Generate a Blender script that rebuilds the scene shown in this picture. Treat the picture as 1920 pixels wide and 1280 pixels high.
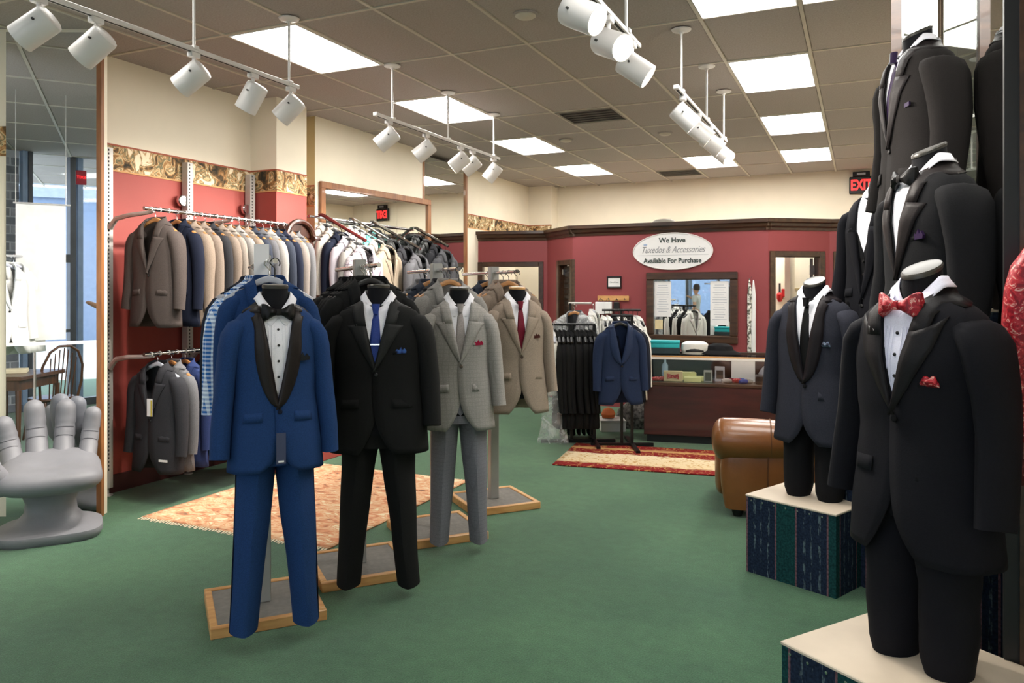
import bpy, bmesh, math, random
from mathutils import Vector, Matrix, noise
random.seed(7)
PI = math.pi
scn = bpy.context.scene
COL = scn.collection
for o in list(bpy.data.objects): bpy.data.objects.remove(o)

# ---------------------------------------------------------------- camera, world, exposure
YAW = math.radians(24.35)
CAM_H = 1.6
cd = bpy.data.cameras.new('camera')
cam = bpy.data.objects.new('camera', cd); COL.objects.link(cam)
cam.location = (0, 0, CAM_H); cam.rotation_euler = (PI/2, 0, YAW)
cd.sensor_width = 36.0; cd.lens = 1447/1920*36; cd.shift_y = -95/1920
cd.clip_start = 0.05
scn.camera = cam
scn.view_settings.view_transform = 'Standard'
scn.view_settings.look = 'None'
scn.view_settings.exposure = 0.38
scn.view_settings.gamma = 1.0
scn.view_settings.use_curve_mapping = False
w = bpy.data.worlds.new('world'); scn.world = w; w.use_nodes = True
bg = w.node_tree.nodes['Background']
bg.inputs['Color'].default_value = (0.80, 0.90, 1.0, 1); bg.inputs['Strength'].default_value = 4.0
PANEL_E = {-8: 5, -6: 5.5, -4: 6, -2: 7, 0: 11, 2: 18, 4: 21, 6: 23}   # ceiling panel radiance, row by row (raised by hand toward the rear to brighten far walls)
SPOT_W = 98.0        # each track spotlight

# ---------------------------------------------------------------- room numbers (X right, Y into the shop)
CEIL = 3.45
WL = -5.42           # left wall plane
WB = 13.0            # rear wall plane
CYW, SYW = math.cos(YAW), math.sin(YAW)
def rm(x, d):        # metres right of / ahead of the photographer's standpoint -> room X, Y
    return (CYW*x - SYW*d, SYW*x + CYW*d)

# ---------------------------------------------------------------- materials
def lin(h):
    h = h.lstrip('#'); c = [int(h[i:i+2], 16)/255 for i in (0, 2, 4)]
    return tuple(v/12.92 if v <= .04045 else ((v+.055)/1.055)**2.4 for v in c) + (1,)
MATS = {}
def nodemat(name):
    m = bpy.data.materials.new(name); m.use_nodes = True
    nt = m.node_tree; b = nt.nodes['Principled BSDF']
    return m, nt, b
def N(nt, kind, **kw):
    n = nt.nodes.new(kind)
    for k, v in kw.items():
        if k.startswith('_'): setattr(n, k[1:], v)
        else: n.inputs[k.replace('__', ' ')].default_value = v
    return n
def ramp(nt, stops, interp='LINEAR'):
    r = nt.nodes.new('ShaderNodeValToRGB'); r.color_ramp.interpolation = interp
    e = r.color_ramp.elements
    while len(e) > 1: e.remove(e[0])
    e[0].position = stops[0][0]; e[0].color = stops[0][1]
    for p, c in stops[1:]:
        x = e.new(p); x.color = c
    return r
def mat(name, col, rough=.6, metal=0, var=.08, scale=8, bump=0, bscale=60, spec=.5, coat=0, sheen=0, emit=0, alpha=1, trans=0):
    if name in MATS: return MATS[name]
    m, nt, b = nodemat(name)
    c = lin(col) if isinstance(col, str) else col
    b.inputs['Roughness'].default_value = rough; b.inputs['Metallic'].default_value = metal
    b.inputs['Specular IOR Level'].default_value = spec
    b.inputs['Coat Weight'].default_value = coat; b.inputs['Sheen Weight'].default_value = sheen
    b.inputs['Alpha'].default_value = alpha; b.inputs['Transmission Weight'].default_value = trans
    tc = nt.nodes.new('ShaderNodeTexCoord')
    if var:
        nz = N(nt, 'ShaderNodeTexNoise', Scale=scale, Detail=3)
        nt.links.new(tc.outputs['Object'], nz.inputs['Vector'])
        lo = tuple(v*(1-var) for v in c[:3])+(1,); hi = tuple(min(1, v*(1+var)) for v in c[:3])+(1,)
        r = ramp(nt, [(.3, lo), (.7, hi)]); nt.links.new(nz.outputs['Fac'], r.inputs['Fac'])
        nt.links.new(r.outputs['Color'], b.inputs['Base Color'])
    else: b.inputs['Base Color'].default_value = c
    if emit:
        b.inputs['Emission Color'].default_value = c; b.inputs['Emission Strength'].default_value = emit
    if bump:
        nb = N(nt, 'ShaderNodeTexNoise', Scale=bscale, Detail=2); nt.links.new(tc.outputs['Object'], nb.inputs['Vector'])
        bp = N(nt, 'ShaderNodeBump', Strength=bump, Distance=.01); nt.links.new(nb.outputs['Fac'], bp.inputs['Height'])
        nt.links.new(bp.outputs['Normal'], b.inputs['Normal'])
    MATS[name] = m; return m
def fabric(name, col, kind='plain', col2=None, k=90, rough=.9, sheen=0):
    """woven cloth: plain / check / plaid / herring, in the garment's own coordinates"""
    if name in MATS: return MATS[name]
    m, nt, b = nodemat(name); c = lin(col)
    b.inputs['Roughness'].default_value = rough; b.inputs['Sheen Weight'].default_value = sheen
    b.inputs['Sheen Roughness'].default_value = .5; b.inputs['Specular IOR Level'].default_value = .18
    tc = nt.nodes.new('ShaderNodeTexCoord')
    nz = N(nt, 'ShaderNodeTexNoise', Scale=240, Detail=2); nt.links.new(tc.outputs['Object'], nz.inputs['Vector'])
    a = .86 if max(c[:3]) < .5 else .96; r = ramp(nt, [(.35, tuple(v*a for v in c[:3])+(1,)), (.65, tuple(min(1, v*(2-a)) for v in c[:3])+(1,))])
    nt.links.new(nz.outputs['Fac'], r.inputs['Fac'])
    out = r.outputs['Color']
    if kind in ('check', 'plaid'):
        sep = nt.nodes.new('ShaderNodeSeparateXYZ'); nt.links.new(tc.outputs['Object'], sep.inputs[0])
        fs = []
        add = N(nt, 'ShaderNodeMath', _operation='ADD'); nt.links.new(sep.outputs['X'], add.inputs[0]); nt.links.new(sep.outputs['Y'], add.inputs[1])
        for src in (add.outputs[0], sep.outputs['Z']):
            mu = N(nt, 'ShaderNodeMath', _operation='MULTIPLY'); mu.inputs[1].default_value = k; nt.links.new(src, mu.inputs[0])
            si = N(nt, 'ShaderNodeMath', _operation='SINE'); nt.links.new(mu.outputs[0], si.inputs[0])
            gt = N(nt, 'ShaderNodeMath', _operation='GREATER_THAN'); nt.links.new(si.outputs[0], gt.inputs[0])
            gt.inputs[1].default_value = 0 if kind == 'check' else .93
            fs.append(gt)
        if kind == 'check':
            ad = N(nt, 'ShaderNodeMath', _operation='ADD'); hf = N(nt, 'ShaderNodeMath', _operation='MULTIPLY'); hf.inputs[1].default_value = .5
            nt.links.new(fs[0].outputs[0], ad.inputs[0]); nt.links.new(fs[1].outputs[0], ad.inputs[1]); nt.links.new(ad.outputs[0], hf.inputs[0]); f = hf
        else:
            f = N(nt, 'ShaderNodeMath', _operation='MAXIMUM'); nt.links.new(fs[0].outputs[0], f.inputs[0]); nt.links.new(fs[1].outputs[0], f.inputs[1])
        mx = nt.nodes.new('ShaderNodeMixRGB'); nt.links.new(f.outputs[0], mx.inputs[0]); nt.links.new(out, mx.inputs[1]); mx.inputs[2].default_value = lin(col2)
        out = mx.outputs[0]
    nt.links.new(out, b.inputs['Base Color'])
    bp = N(nt, 'ShaderNodeBump', Strength=.12, Distance=.004); nt.links.new(nz.outputs['Fac'], bp.inputs['Height'])
    nt.links.new(bp.outputs['Normal'], b.inputs['Normal'])
    MATS[name] = m; return m
def mixnoise(name, stops, scale=12, detail=6, rough=.7, stretch=(1, 1, 1), distort=0, kind='noise', bump=0, interp='LINEAR'):
    if name in MATS: return MATS[name]
    m, nt, b = nodemat(name); b.inputs['Roughness'].default_value = rough
    b.inputs['Specular IOR Level'].default_value = .3
    tc = nt.nodes.new('ShaderNodeTexCoord'); mp = nt.nodes.new('ShaderNodeMapping'); mp.inputs['Scale'].default_value = stretch
    nt.links.new(tc.outputs['Object'], mp.inputs['Vector'])
    if kind == 'noise':
        t = N(nt, 'ShaderNodeTexNoise', Scale=scale, Detail=detail, Distortion=distort); f = t.outputs['Fac']
    else:
        t = N(nt, 'ShaderNodeTexVoronoi', Scale=scale); f = t.outputs['Color']
    nt.links.new(mp.outputs[0], t.inputs['Vector'])
    r = ramp(nt, [(p, lin(c)) for p, c in stops], interp); nt.links.new(f, r.inputs['Fac'])
    nt.links.new(r.outputs['Color'], b.inputs['Base Color'])
    if bump:
        bp = N(nt, 'ShaderNodeBump', Strength=bump, Distance=.01); nt.links.new(f, bp.inputs['Height']); nt.links.new(bp.outputs['Normal'], b.inputs['Normal'])
    MATS[name] = m; return m
def emitmat(name, col, s):
    m, nt, b = nodemat(name); c = lin(col)
    b.inputs['Base Color'].default_value = c; b.inputs['Emission Color'].default_value = c; b.inputs['Emission Strength'].default_value = s
    MATS[name] = m; return m
def carpet():
    m, nt, b = nodemat('green_carpet')
    tc = nt.nodes.new('ShaderNodeTexCoord')
    a = N(nt, 'ShaderNodeTexNoise', Scale=1.1, Detail=4); f = N(nt, 'ShaderNodeTexNoise', Scale=150, Detail=3); g = N(nt, 'ShaderNodeTexNoise', Scale=14, Detail=5)
    for t in (a, f, g): nt.links.new(tc.outputs['Object'], t.inputs['Vector'])
    r1 = ramp(nt, [(.3, lin('#355a40')), (.7, lin('#476e4d'))]); nt.links.new(a.outputs['Fac'], r1.inputs['Fac'])
    r2 = ramp(nt, [(.3, (.62, .62, .62, 1)), (.7, (1.3, 1.3, 1.3, 1))]); nt.links.new(f.outputs['Fac'], r2.inputs['Fac'])
    r3 = ramp(nt, [(.3, (.86, .86, .86, 1)), (.7, (1.12, 1.12, 1.12, 1))]); nt.links.new(g.outputs['Fac'], r3.inputs['Fac'])
    m1 = nt.nodes.new('ShaderNodeMixRGB'); m1.blend_type = 'MULTIPLY'; m1.inputs[0].default_value = 1
    m2 = nt.nodes.new('ShaderNodeMixRGB'); m2.blend_type = 'MULTIPLY'; m2.inputs[0].default_value = 1
    nt.links.new(r1.outputs[0], m1.inputs[1]); nt.links.new(r2.outputs[0], m1.inputs[2]); nt.links.new(m1.outputs[0], m2.inputs[1]); nt.links.new(r3.outputs[0], m2.inputs[2])
    nt.links.new(m2.outputs[0], b.inputs['Base Color']); b.inputs['Roughness'].default_value = .95; b.inputs['Specular IOR Level'].default_value = .15
    b.inputs['Sheen Weight'].default_value = .25
    bp = N(nt, 'ShaderNodeBump', Strength=.5, Distance=.006); nt.links.new(f.outputs['Fac'], bp.inputs['Height']); nt.links.new(bp.outputs['Normal'], b.inputs['Normal'])
    MATS['carpet'] = m; return m
def wood(name, c1, c2, rough=.4, scale=6, axis='X', coat=.2):
    if name in MATS: return MATS[name]
    m, nt, b = nodemat(name)
    tc = nt.nodes.new('ShaderNodeTexCoord'); mp = nt.nodes.new('ShaderNodeMapping')
    mp.inputs['Scale'].default_value = {'X': (.15, 1, 1), 'Y': (1, .15, 1), 'Z': (1, 1, .15)}[axis]
    t = N(nt, 'ShaderNodeTexNoise', Scale=scale*4, Detail=5, Distortion=.6)
    nt.links.new(tc.outputs['Object'], mp.inputs['Vector']); nt.links.new(mp.outputs[0], t.inputs['Vector'])
    r = ramp(nt, [(.3, lin(c1)), (.7, lin(c2))]); nt.links.new(t.outputs['Fac'], r.inputs['Fac']); nt.links.new(r.outputs[0], b.inputs['Base Color'])
    b.inputs['Roughness'].default_value = rough; b.inputs['Coat Weight'].default_value = coat
    MATS[name] = m; return m
def glassmat(name, tint=(.97, .975, .97, 1), ref=.08):
    m, nt, b = nodemat(name); nt.nodes.remove(b)
    out = nt.nodes['Material Output']
    t = nt.nodes.new('ShaderNodeBsdfTransparent'); t.inputs[0].default_value = tint
    g = nt.nodes.new('ShaderNodeBsdfGlossy'); g.inputs['Roughness'].default_value = .03
    mx = nt.nodes.new('ShaderNodeMixShader'); mx.inputs[0].default_value = ref
    nt.links.new(t.outputs[0], mx.inputs[1]); nt.links.new(g.outputs[0], mx.inputs[2]); nt.links.new(mx.outputs[0], out.inputs[0])
    MATS[name] = m; return m
def plasticbag():
    m, nt, b = nodemat('clear_plastic'); nt.nodes.remove(b); out = nt.nodes['Material Output']
    tc = nt.nodes.new('ShaderNodeTexCoord'); nz = N(nt, 'ShaderNodeTexNoise', Scale=7, Detail=3, Distortion=2.2); nt.links.new(tc.outputs['Object'], nz.inputs['Vector'])
    t = nt.nodes.new('ShaderNodeBsdfTransparent'); d = N(nt, 'ShaderNodeBsdfPrincipled', Roughness=.2); d.inputs['Base Color'].default_value = (.85, .87, .88, 1)
    r = ramp(nt, [(.36, (.10, .10, .10, 1)), (.72, (.46, .46, .46, 1))]); nt.links.new(nz.outputs['Fac'], r.inputs['Fac'])
    mx = nt.nodes.new('ShaderNodeMixShader'); nt.links.new(r.outputs[0], mx.inputs[0]); nt.links.new(t.outputs[0], mx.inputs[1]); nt.links.new(d.outputs[0], mx.inputs[2])
    nt.links.new(mx.outputs[0], out.inputs[0]); MATS['plastic'] = m; return m

M = {}
M['carpet'] = carpet()
M['cream'] = mat('cream_wall_paint', '#ece2cd', .75, var=.03, scale=2, bump=.04, bscale=120)
M['tan'] = mat('tan_wall_paint', '#cdb98c', .75, var=.03, scale=2)
M['red'] = mat('brick_red_wall_paint', '#a0433b', .62, var=.05, scale=1.5, bump=.03)
M['maroon'] = mat('maroon_wall_paint', '#893a3d', .6, var=.05, scale=1.2, bump=.03)
M['tile'] = mixnoise('acoustic_ceiling_tile', [(.3, '#9f9792'), (.7, '#b2aaa5')], scale=90, detail=4, rough=.95, bump=.15)
M['tbar'] = mat('ceiling_grid_metal', '#c4bdae', .5, var=.05)
for _r, _e in PANEL_E.items(): M['panel%d' % _r] = emitmat('lit_panel_diffuser_%d' % (_r+8), '#fffdf8', _e)
M['border'] = mixnoise('wallpaper_border', [(.32, '#2e2c22'), (.40, '#6b5334'), (.45, '#a97b4b'), (.49, '#d9bd8e'), (.53, '#63644d'), (.58, '#b98f5c'), (.64, '#efe2c4')], scale=7, detail=4, rough=.7, distort=1.6)
M['border_edge'] = mat('wallpaper_border_edge', '#a2563c', .7)
M['border_gold'] = mat('wallpaper_border_gold', '#cf9a63', .7)
M['baseboard'] = mat('dark_red_baseboard', '#43191c', .5)
M['trimwood'] = wood('dark_walnut_trim', '#2e1d13', '#4d3423', .35, 5, 'X', .2)
M['framewood'] = wood('mid_brown_frame', '#7a4c2c', '#a06c42', .4, 5, 'Z', .2)
M['mirror'] = mat('mirror_silver', (.86, .90, .88, 1), .015, 1, var=0)
M['mirror_cool'] = mat('mirror_silver_cool', (.90, .93, .97, 1), .01, 1, var=0)
M['mirror_dim'] = mat('mirror_silver_smoked', (.50, .50, .48, 1), .02, 1, var=0)
M['whitemetal'] = mat('white_enamel', '#e2dedb', .35, var=.02)
M['blackmetal'] = mat('black_metal', '#141415', .4, .3, var=.05)
M['blackplastic'] = mat('black_plastic', '#0e0e10', .45, var=.05)
M['darkgrey'] = mat('dark_vent', '#3a3733', .7)
M['ventframe'] = mat('vent_frame', '#8b867c', .6)
M['chrome'] = mat('chrome', '#cfcfd2', .16, 1, var=.03)
M['steel'] = mat('galvanised_steel', '#c2bfba', .45, .25, var=.08)
M['slot'] = mat('dark_slot', '#3c3a38', .8)
M['pole'] = mat('grey_square_post', '#a3a39f', .35, .25, var=.05)
M['oak'] = wood('light_oak', '#b8824a', '#d8a76b', .45, 6, 'X', .15)
M['hangerwood'] = wood('hanger_wood', '#9c6a3c', '#c08a55', .4, 8, 'X', .3)
M['hangergrey'] = mat('grey_plastic_hanger', '#aeb1bb', .4)
M['basegrey'] = mat('grey_base_carpet', '#76726c', .95, var=.12, scale=30, bump=.2)
M['bulb'] = emitmat('lamp_face', '#fff3dd', 9)
M['exit_red'] = emitmat('exit_red', '#ff3333', 1.3)
M['glass'] = glassmat('clear_glass')
M['plastic'] = plasticbag()
M['white'] = fabric('white_shirt_cotton', '#eceaf0', rough=.7, sheen=.05)
M['paper'] = mat('white_paper', '#e8e6e6', .8, var=.02)
M['ink'] = mat('grey_ink', '#6b6b70', .8)
M['black_satin'] = fabric('black_satin', '#141416', rough=.38, sheen=0)
M['neck'] = fabric('black_form_cloth', '#121216', rough=.75)
M['neckcap'] = mat('grey_neck_cap', '#413e38', .35, .3, var=.1)

# ---------------------------------------------------------------- mesh building
class MB:
    def __init__(s): s.v = []; s.f = []
    def add(s, vs, fs):
        k = len(s.v); s.v += [tuple(p) for p in vs]; s.f += [tuple(i+k for i in f) for f in fs]; return s
    def box(s, x0, x1, y0, y1, z0, z1, m=None):
        vs = [Vector((x, y, z)) for x in (x0, x1) for y in (y0, y1) for z in (z0, z1)]
        if m: vs = [m @ p for p in vs]
        return s.add(vs, [(0, 1, 3, 2), (4, 6, 7, 5), (0, 4, 5, 1), (2, 3, 7, 6), (0, 2, 6, 4), (1, 5, 7, 3)])
    def grid(s, fn, nu, nv, cu=False, cap0=False, cap1=False):
        """fn(i,j) -> point; i in 0..nu, j in 0..nv; cu closes along u; caps close the first/last v rows"""
        n = nu if cu else nu+1
        vs = [fn(i, j) for j in range(nv+1) for i in range(n)]
        fs = []
        for j in range(nv):
            for i in range(nu):
                a = j*n+i; b = j*n+(i+1) % n; fs.append((a, b, b+n, a+n))
        if cap0: fs.append(tuple(range(n-1, -1, -1)))
        if cap1: fs.append(tuple(nv*n+i for i in range(n)))
        return s.add(vs, fs)
    def tube(s, pts, r, n=8, cap=True, ref=None, closed=False):
        """r: number or list of numbers or (rx, ry) pairs; ref = direction of the ry axis"""
        P = [Vector(p) for p in pts]; L = len(P)
        R = [r]*L if not isinstance(r, list) else r
        frames = []; up = None
        for k in range(L):
            t = (P[(k+1) % L]-P[k-1]) if closed else P[min(k+1, L-1)]-P[max(k-1, 0)]
            t.normalize()
            if ref is not None: y = Vector(ref)
            elif up is None: y = Vector((0, 0, 1)) if abs(t.z) < .9 else Vector((0, 1, 0))
            else: y = up
            x = y.cross(t)
            if x.length < 1e-6: x = Vector((1, 0, 0))
            x.normalize(); y = t.cross(x); y.normalize(); up = y; frames.append((x, y))
        def fn(i, j):
            j %= L
            a = 2*PI*i/n; rr = R[j]; rx, ry = rr if isinstance(rr, tuple) else (rr, rr)
            return P[j]+frames[j][0]*(rx*math.cos(a))+frames[j][1]*(ry*math.sin(a))
        if closed: return s.grid(fn, n, L, True)
        return s.grid(fn, n, L-1, True, cap, cap)
    def cyl(s, x, y, z0, z1, r, n=16, r1=None):
        return s.tube([(x, y, z0), (x, y, z1)], [r, r if r1 is None else r1], n, ref=(0, 1, 0))
    def lathe(s, prof, n=20, c=(0, 0, 0), sx=1, sy=1):
        def fn(i, j):
            a = 2*PI*i/n; r, z = prof[j]
            return (c[0]+r*math.cos(a)*sx, c[1]+r*math.sin(a)*sy, c[2]+z)
        return s.grid(fn, n, len(prof)-1, True, prof[0][0] > 1e-4, prof[-1][0] > 1e-4)
    def prism(s, poly, z0, z1, m=None):
        n = len(poly); vs = [Vector((p[0], p[1], z)) for z in (z0, z1) for p in poly]
        if m: vs = [m @ p for p in vs]
        return s.add(vs, [tuple(range(n-1, -1, -1)), tuple(range(n, 2*n))]+[(i, (i+1) % n, n+(i+1) % n, n+i) for i in range(n)])
    def mesh(s, name, smooth=True, bevel=0, seg=1, ang=38):
        bm = bmesh.new(); vv = [bm.verts.new(p) for p in s.v]
        for f in s.f:
            try: bm.faces.new([vv[i] for i in f])
            except ValueError: pass
        bmesh.ops.remove_doubles(bm, verts=bm.verts, dist=1e-5)
        bmesh.ops.recalc_face_normals(bm, faces=bm.faces)
        if bevel:
            es = [e for e in bm.edges if len(e.link_faces) == 2 and e.calc_face_angle() > .6]
            bmesh.ops.bevel(bm, geom=es, offset=bevel, segments=seg, affect='EDGES', profile=.6, clamp_overlap=True)
        for f in bm.faces: f.smooth = smooth
        if smooth:
            for e in bm.edges:
                if len(e.link_faces) == 2 and e.calc_face_angle() > math.radians(ang): e.smooth = False
        me = bpy.data.meshes.new(name); bm.to_mesh(me); bm.free(); return me
    def build(s, name, m, parent=None, smooth=True, bevel=0, seg=1, solid=0, ang=38, loc=None, rz=0, offset=0):
        return put(s.mesh(name, smooth, bevel, seg, ang), name, m, parent, solid, loc, rz, offset)
def put(me, name, m, parent=None, solid=0, loc=None, rz=0, offset=0):
    if not me.materials: me.materials.append(m)
    o = bpy.data.objects.new(name, me); COL.objects.link(o)
    o.material_slots[0].link = 'OBJECT'; o.material_slots[0].material = m
    if parent: o.parent = parent
    if solid:
        md = o.modifiers.new('thickness', 'SOLIDIFY'); md.thickness = solid; md.offset = offset
    if loc: o.location = loc
    if rz: o.rotation_euler = (0, 0, rz)
    return o
def tag(o, label=None, cat=None, group=None, kind=None):
    if label: o['label'] = label
    if cat: o['category'] = cat
    if group: o['group'] = group
    if kind: o['kind'] = kind
    return o
def thing(name, label, cat, loc=(0, 0, 0), rz=0, group=None):
    o = bpy.data.objects.new(name, None); COL.objects.link(o); o.empty_display_size = .1
    o.location = loc; o.rotation_euler = (0, 0, rz); return tag(o, label, cat, group)
def struct(o): o['kind'] = 'structure'; return o
def dup(root, loc, rz, label, group=None, mats=None, cat=None, scale=None):
    """copy of a thing with its parts; mats maps part name -> material"""
    r = root.copy(); COL.objects.link(r); r.location = loc; r.rotation_euler = (0, 0, rz); r['label'] = label
    if group: r['group'] = group
    if cat: r['category'] = cat
    if scale: r.scale = scale
    def rec(a, b):
        for ch in a.children:
            c = ch.copy(); COL.objects.link(c); c.parent = b
            nm = ch.name.split('.')[0]
            if mats:
                mm = mats.get(nm, mats.get('*'))
                if mm and c.material_slots: c.material_slots[0].material = mm
            rec(ch, c)
    rec(root, r)
    if mats and root.type == 'MESH': r.material_slots[0].material = mats.get('*')
    return r
def bx(name, m, x0, x1, y0, y1, z0, z1, parent=None, bevel=0, mtx=None, loc=None, rz=0):
    return MB().box(x0, x1, y0, y1, z0, z1, mtx).build(name, m, parent, smooth=False, bevel=bevel, loc=loc, rz=rz)
def text(body, name, m, size, loc, rot, parent=None, shear=0, ext=.002, bold=0, align='CENTER', sx=1, space=1):
    cu = bpy.data.curves.new(name, 'FONT'); cu.body = body; cu.size = size; cu.shear = shear; cu.extrude = ext; cu.offset = bold
    cu.align_x = align; cu.align_y = 'CENTER'; cu.resolution_u = 3; cu.space_character = space
    o = bpy.data.objects.new(name, cu); COL.objects.link(o)
    dg = bpy.context.evaluated_depsgraph_get(); me = bpy.data.meshes.new_from_object(o.evaluated_get(dg))
    bpy.data.objects.remove(o); me.materials.clear()
    q = put(me, name, m, parent); q.location = loc; q.rotation_euler = rot; q.scale = (sx, 1, 1); return q
def smoothstep(a, b, x):
    t = max(0, min(1, (x-a)/(b-a))); return t*t*(3-2*t)
def lerp_table(xs, ys, x):
    """xs descending"""
    if x >= xs[0]: return ys[0]
    for i in range(len(xs)-1):
        if x >= xs[i+1]:
            t = (xs[i]-x)/(xs[i]-xs[i+1]); t = t*t*(3-2*t)*.4+t*.6
            return ys[i]*(1-t)+ys[i+1]*t
    return ys[-1]
ORD = ['first', 'second', 'third', 'fourth', 'fifth', 'sixth', 'seventh', 'eighth', 'ninth', 'tenth', 'eleventh', 'twelfth', 'thirteenth', 'fourteenth', 'fifteenth', 'sixteenth', 'seventeenth', 'eighteenth']

# ================================================================ the shell
struct(bx('floor', M['carpet'], -7.6, 2.2, -6.0, WB+.1, -.12, 0))
ceil = struct(bx('ceiling', mat('plenum_dark', '#6d675f', .9), -7.6, 2.2, -6.0, WB+.1, CEIL+.045, CEIL+.12))
TX, TY, X0, Y0 = .64, 1.08, -1.0, 4.24          # tile grid: column and row pitch, one grid corner
LIGHTS = []                                      # (column, row) of the lit panels
for r in range(-8, 8, 2):
    LIGHTS += [(-5, r), (0, r)]
LIGHTS += [(-2, 6), (1, -2), (1, 0)]
VENTS = [(-3, 3), (-3, 7)]
tile_me = MB().box(.012, TX-.012, .012, TY-.012, 0, .02).mesh('ceiling_tile', False, .006)
for ci in range(-10, 5):
    for ri in range(-9, 8):
        x, y = X0+ci*TX, Y0+ri*TY
        if y > WB-.2 or x < -7.5 or x > 2 or (ci, ri) in LIGHTS: continue
        if (ci, ri) in VENTS: continue
        if x < -6.6 and y > 4.5: continue
        put(tile_me, 'ceiling_tile', M['tile'], ceil, loc=(x, y, CEIL+.004+random.uniform(0, .004)))
bar_l = MB().box(-.012, .012, -6, WB, 0, .02).mesh('grid_bar', False)
bar_c = MB().box(-7.5, 2.1, -.012, .012, 0, .018).mesh('grid_bar', False)
for ci in range(-10, 6): put(bar_l, 'grid_bar', M['tbar'], ceil, loc=(X0+ci*TX, 0, CEIL-.002))
for ri in range(-9, 9):
    if Y0+ri*TY < WB: put(bar_c, 'grid_bar', M['tbar'], ceil, loc=(0, Y0+ri*TY, CEIL-.001))
# lit panels and air vents lying in the grid
row_name = {0: 'nearest the front of the view', 2: 'second from the camera', 4: 'third from the camera', 6: 'farthest, by the rear wall',
            -2: 'overhead beside the camera', -4: 'behind the camera', -6: 'well behind the camera', -8: 'near the shop window'}
for ci, ri in LIGHTS:
    if Y0+ri*TY+TY > WB: continue
    col = {-5: 'left row of ceiling lights', 0: 'right row of ceiling lights', -2: 'middle of the ceiling', 1: 'ceiling over the tuxedo forms'}[ci]
    t = thing('ceiling_light', f'bright white fluorescent panel, {col}, {row_name[ri]}', 'ceiling light', (X0+ci*TX, Y0+ri*TY, CEIL), group='fluorescent ceiling panels')
    MB().box(.03, TX-.03, .03, TY-.03, .004, .012).build('diffuser', M['panel%d' % ri], t, False)
    fr = MB()
    fr.tube([(.02, .02, .004), (TX-.02, .02, .004), (TX-.02, TY-.02, .004), (.02, TY-.02, .004)], .011, 4, closed=True, ref=(0, 0, 1))
    fr.build('panel_frame', M['whitemetal'], t, False)
for (ci, ri), nm in zip(VENTS, ('nearer', 'farther')):
    t = thing('air_vent', f'dark louvred air vent in the ceiling, the {nm} of two', 'vent', (X0+ci*TX, Y0+ri*TY, CEIL), group='ceiling air vents')
    bx('vent_back', M['slot'], .03, TX-.03, .03, TY*.52, .02, .03, t)
    bx('vent_surround', M['tile'], .012, TX-.012, TY*.55, TY-.012, .004, .024, t)
    for k in range(5): bx('slat', M['darkgrey'], .04, TX-.04, .06+k*.1, .12+k*.1, .0, .006, t)
    MB().tube([(.02, .02, 0), (TX-.02, .02, 0), (TX-.02, TY*.54, 0), (.02, TY*.54, 0)], .012, 4, closed=True, ref=(0, 0, 1)).build('vent_frame', M['ventframe'], t, False)
for (x, y), nm in zip([(-2.05, 4.75), (-3.3, 8.9), (-2.1, 9.0)], ('nearest the camera', 'above the grey suit', 'toward the rear wall')):
    t = thing('smoke_detector', f'small round off-white ceiling disc, {nm}', 'detector', (x, y, CEIL), group='round ceiling discs')
    MB().lathe([(.07, 0), (.07, -.012), (.05, -.025), (.02, -.028), (0, -.028)], 18).build('detector_body', M['tbar'], t)
    MB().lathe([(.085, .004), (.085, -.004), (.072, -.006)], 18).build('detector_plate', M['tile'], t)

BZ0, BZ1 = 2.555, 2.765         # wallpaper border band
def wallbox(name, m, x0, x1, y0, y1, z0, z1, p=None): return struct(bx(name, m, x0, x1, y0, y1, z0, z1, p))
def border(axis, a0, a1, at, side, z0=BZ0, z1=BZ1, m=None):
    """printed paper border with its two edge lines, glued flat on a wall"""
    e = .006*side
    def slab(nm, mm, za, zb, th):
        th *= side
        lo, hi = sorted((at, at+th))
        if axis == 'Y': return bx(nm, mm, lo, hi, a0, a1, za, zb)
        return bx(nm, mm, a0, a1, lo, hi, za, zb)
    t = struct(slab('trim_1', m or M['border'], z0, z1, .004))
    slab('border_edge', M['border_edge'], z1-.012, z1+.002, .006).parent = t
    slab('border_edge', M['border_gold'], z0-.004, z0+.008, .006).parent = t
    return t
# left wall: red below the border, cream above
wallbox('wall_left', M['red'], WL-.1, WL, 3.55, 6.7, 0, 2.66)
wallbox('wall_left', M['cream'], WL-.1, WL, 3.55, 6.7, 2.66, CEIL+.04)
border('Y', 3.75, 5.8, WL, 1)
wallbox('baseboard_left', M['baseboard'], WL, WL+.02, 3.75, 5.8, 0, .14)
# column standing proud of the left wall
CX, CY0, CY1 = -5.10, 5.80, 6.24
wallbox('wall_column', M['red'], WL, CX, CY0, CY1, 0, 2.66)
wallbox('wall_column', M['cream'], WL, CX, CY0, CY1, 2.66, CEIL+.04)
border('Y', CY0, CY1, CX, 1); border('X', WL, CX, CY0, -1)
# cream wall panel with the framed mirror
WX = -5.28
wallbox('wall_left_panel', M['cream'], WL-.1, WX, 6.60, 8.80, 0, CEIL+.04)
bx('wall_end', M['tan'], WL, WX, 6.595, 6.6, 0, CEIL)['kind'] = 'structure'
border('X', WL, WX, 6.595, -1, 2.50, 2.72); 
border('Y', 8.66, 8.80, WX, 1)
wallbox('wall_left', M['cream'], WL-.1, WL, 6.7, WB, 0, CEIL+.04)
border('Y', 10.08, WB, WL, 1)
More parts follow.
